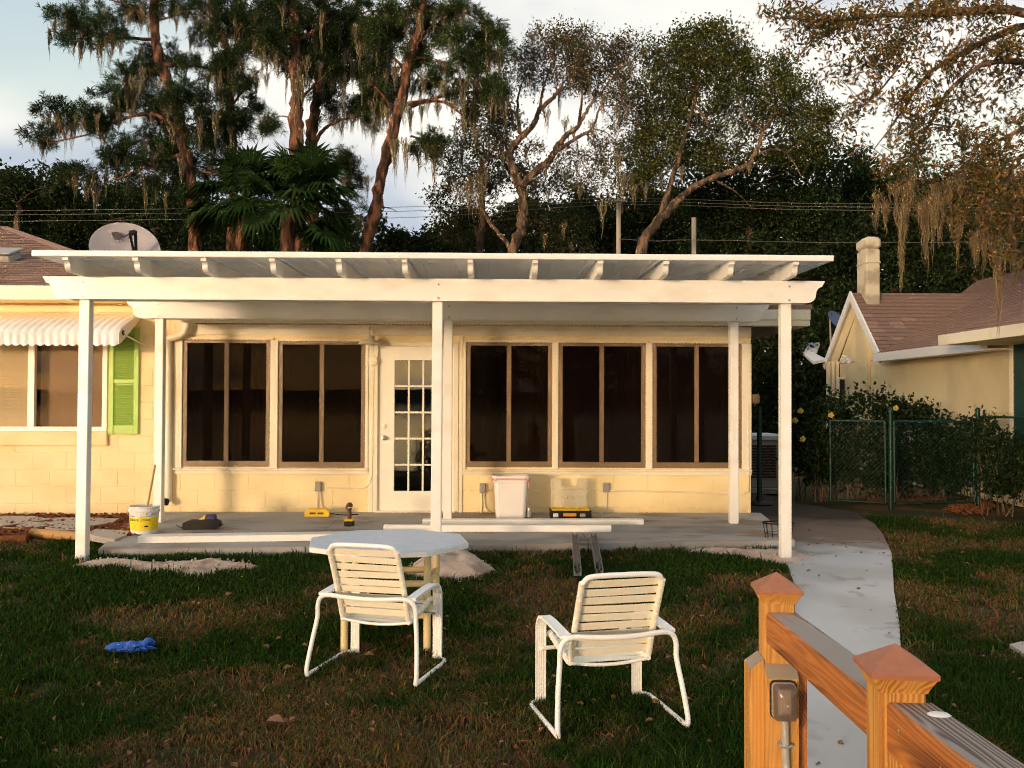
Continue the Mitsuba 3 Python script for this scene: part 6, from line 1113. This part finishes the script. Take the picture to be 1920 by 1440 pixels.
for pts, sd in (([(1600, 940), (1650, 930), (1740, 934), (1780, 938), (1720, 944), (1650, 944)], 1), ([(1770, 958), (1800, 942), (1835, 938), (1862, 950), (1840, 964), (1800, 964)], 2)):
    g = Polygon([tuple(on(x, y, 0)[:2]) for x, y in pts]).buffer(.02); x0, y0, x1, y1 = g.bounds; ch_ = []
    for _ in range(900):
        x, y = R(x0, x1), R(y0, y1)
        if g.contains(Point(x, y)): l = R(.015, .05); ch_.append(mv(box(-l, l, -.35*l, .35*l, -.005, .005), (x, y, R(.0, .035+.05*(sd == 2)*min(1, g.exterior.distance(Point(x, y))*3))), rz=R(0, 6.3), rx=rng.normal()*.4, ry=rng.normal()*.3))
    tag(put('bark_mulch', cat(ch_), 'm_mulch', False), ('red bark mulch along the foot of the gates' if sd == 1 else 'small heap of red mulch at the foot of the corner fence post'), 'mulch', kind='stuff')

# utility poles and lines
YU = 16.6
for (px, pt, r, lab) in ((1160, 374, .068, 'pale wooden utility pole carrying the lines above the middle of the roof'), (1301, 408, .066, 'shorter grey wooden utility pole right of the taller one')):
    p = at(px, pt, YU); u = thing('utility_pole', lab, 'utility pole'); put(u+'__shaft', tube([(p[0], YU, 0), (p[0], YU, p[2]/2), (p[0], YU, p[2])], r, 10), 'm_pole', True)
    if px < 1200: put(u+'__crossarm', box(p[0]-.28, p[0]+.22, YU-.16, YU-.075, p[2]-.10, p[2]-.03), 'm_pole', False)
for k, (y0, y1, y2) in enumerate(((392, 372, 384), (400, 378, 390), (412, 384, 396), (404, 452, 452))):
    Y_ = YU-.3; pts = [at(-400, y0+8, Y_), at(300, y0, Y_), at(760, y0-4, Y_), at(1160, y1, Y_), at(1500, y2-3, Y_), at(1900, y2, Y_), at(2400, y2+6, Y_)]
    if k == 3: pts = [at(1160, 448, Y_), at(1230, 452, Y_), at(1301, 450, Y_), at(1600, 455, Y_), at(2000, 452, Y_)]
    tag(put('power_line', tube(cr(pts, 8), .007, 5), 'm_wire', True), ('sagging lower cable between the two utility poles' if k == 3 else ('topmost', 'middle', 'lowest')[k]+' of the three power lines crossing behind the roof'), 'power line')
pbr('m_wire', (.12, .11, .10), 0.6)

# every repeat carries its group
GROUPS = {'flagstone': 'flagstones in the mulch bed', 'sand_pile': 'spreads of dug sand along the slab', 'white_board': 'white aluminium channels lying on the slab', 'metal_channel': 'grey metal channels between slab and lawn',
          'outlet_box': 'grey outlet boxes on the house wall', 'patio_chair': 'white strap patio chairs', 'fallen_leaf': 'fallen leaves on the lawn', 'pine_tree': 'pines behind the house', 'oak_tree': 'oaks behind the houses',
          'leafy_tree': 'dark leafy trees in the background', 'fan_palm': 'fan palms behind the patio roof', 'rose_bush': 'rose bushes behind the fence', 'leafy_bush': 'leafy bushes behind the fence', 'bedding_plant': 'strappy plants along the fence',
          'gate': 'green chain link gates', 'fence_post': 'green fence posts', 'utility_pole': 'utility poles', 'power_line': 'power lines behind the roof', 'satellite_dish': 'satellite dishes'}
for key, d in labels.items():
    base = key[:-4] if key[-4:-3] == '_' and key[-3:].isdigit() else key
    if '__' not in key and base in GROUPS and d.get('label'): d['group'] = GROUPS[base]
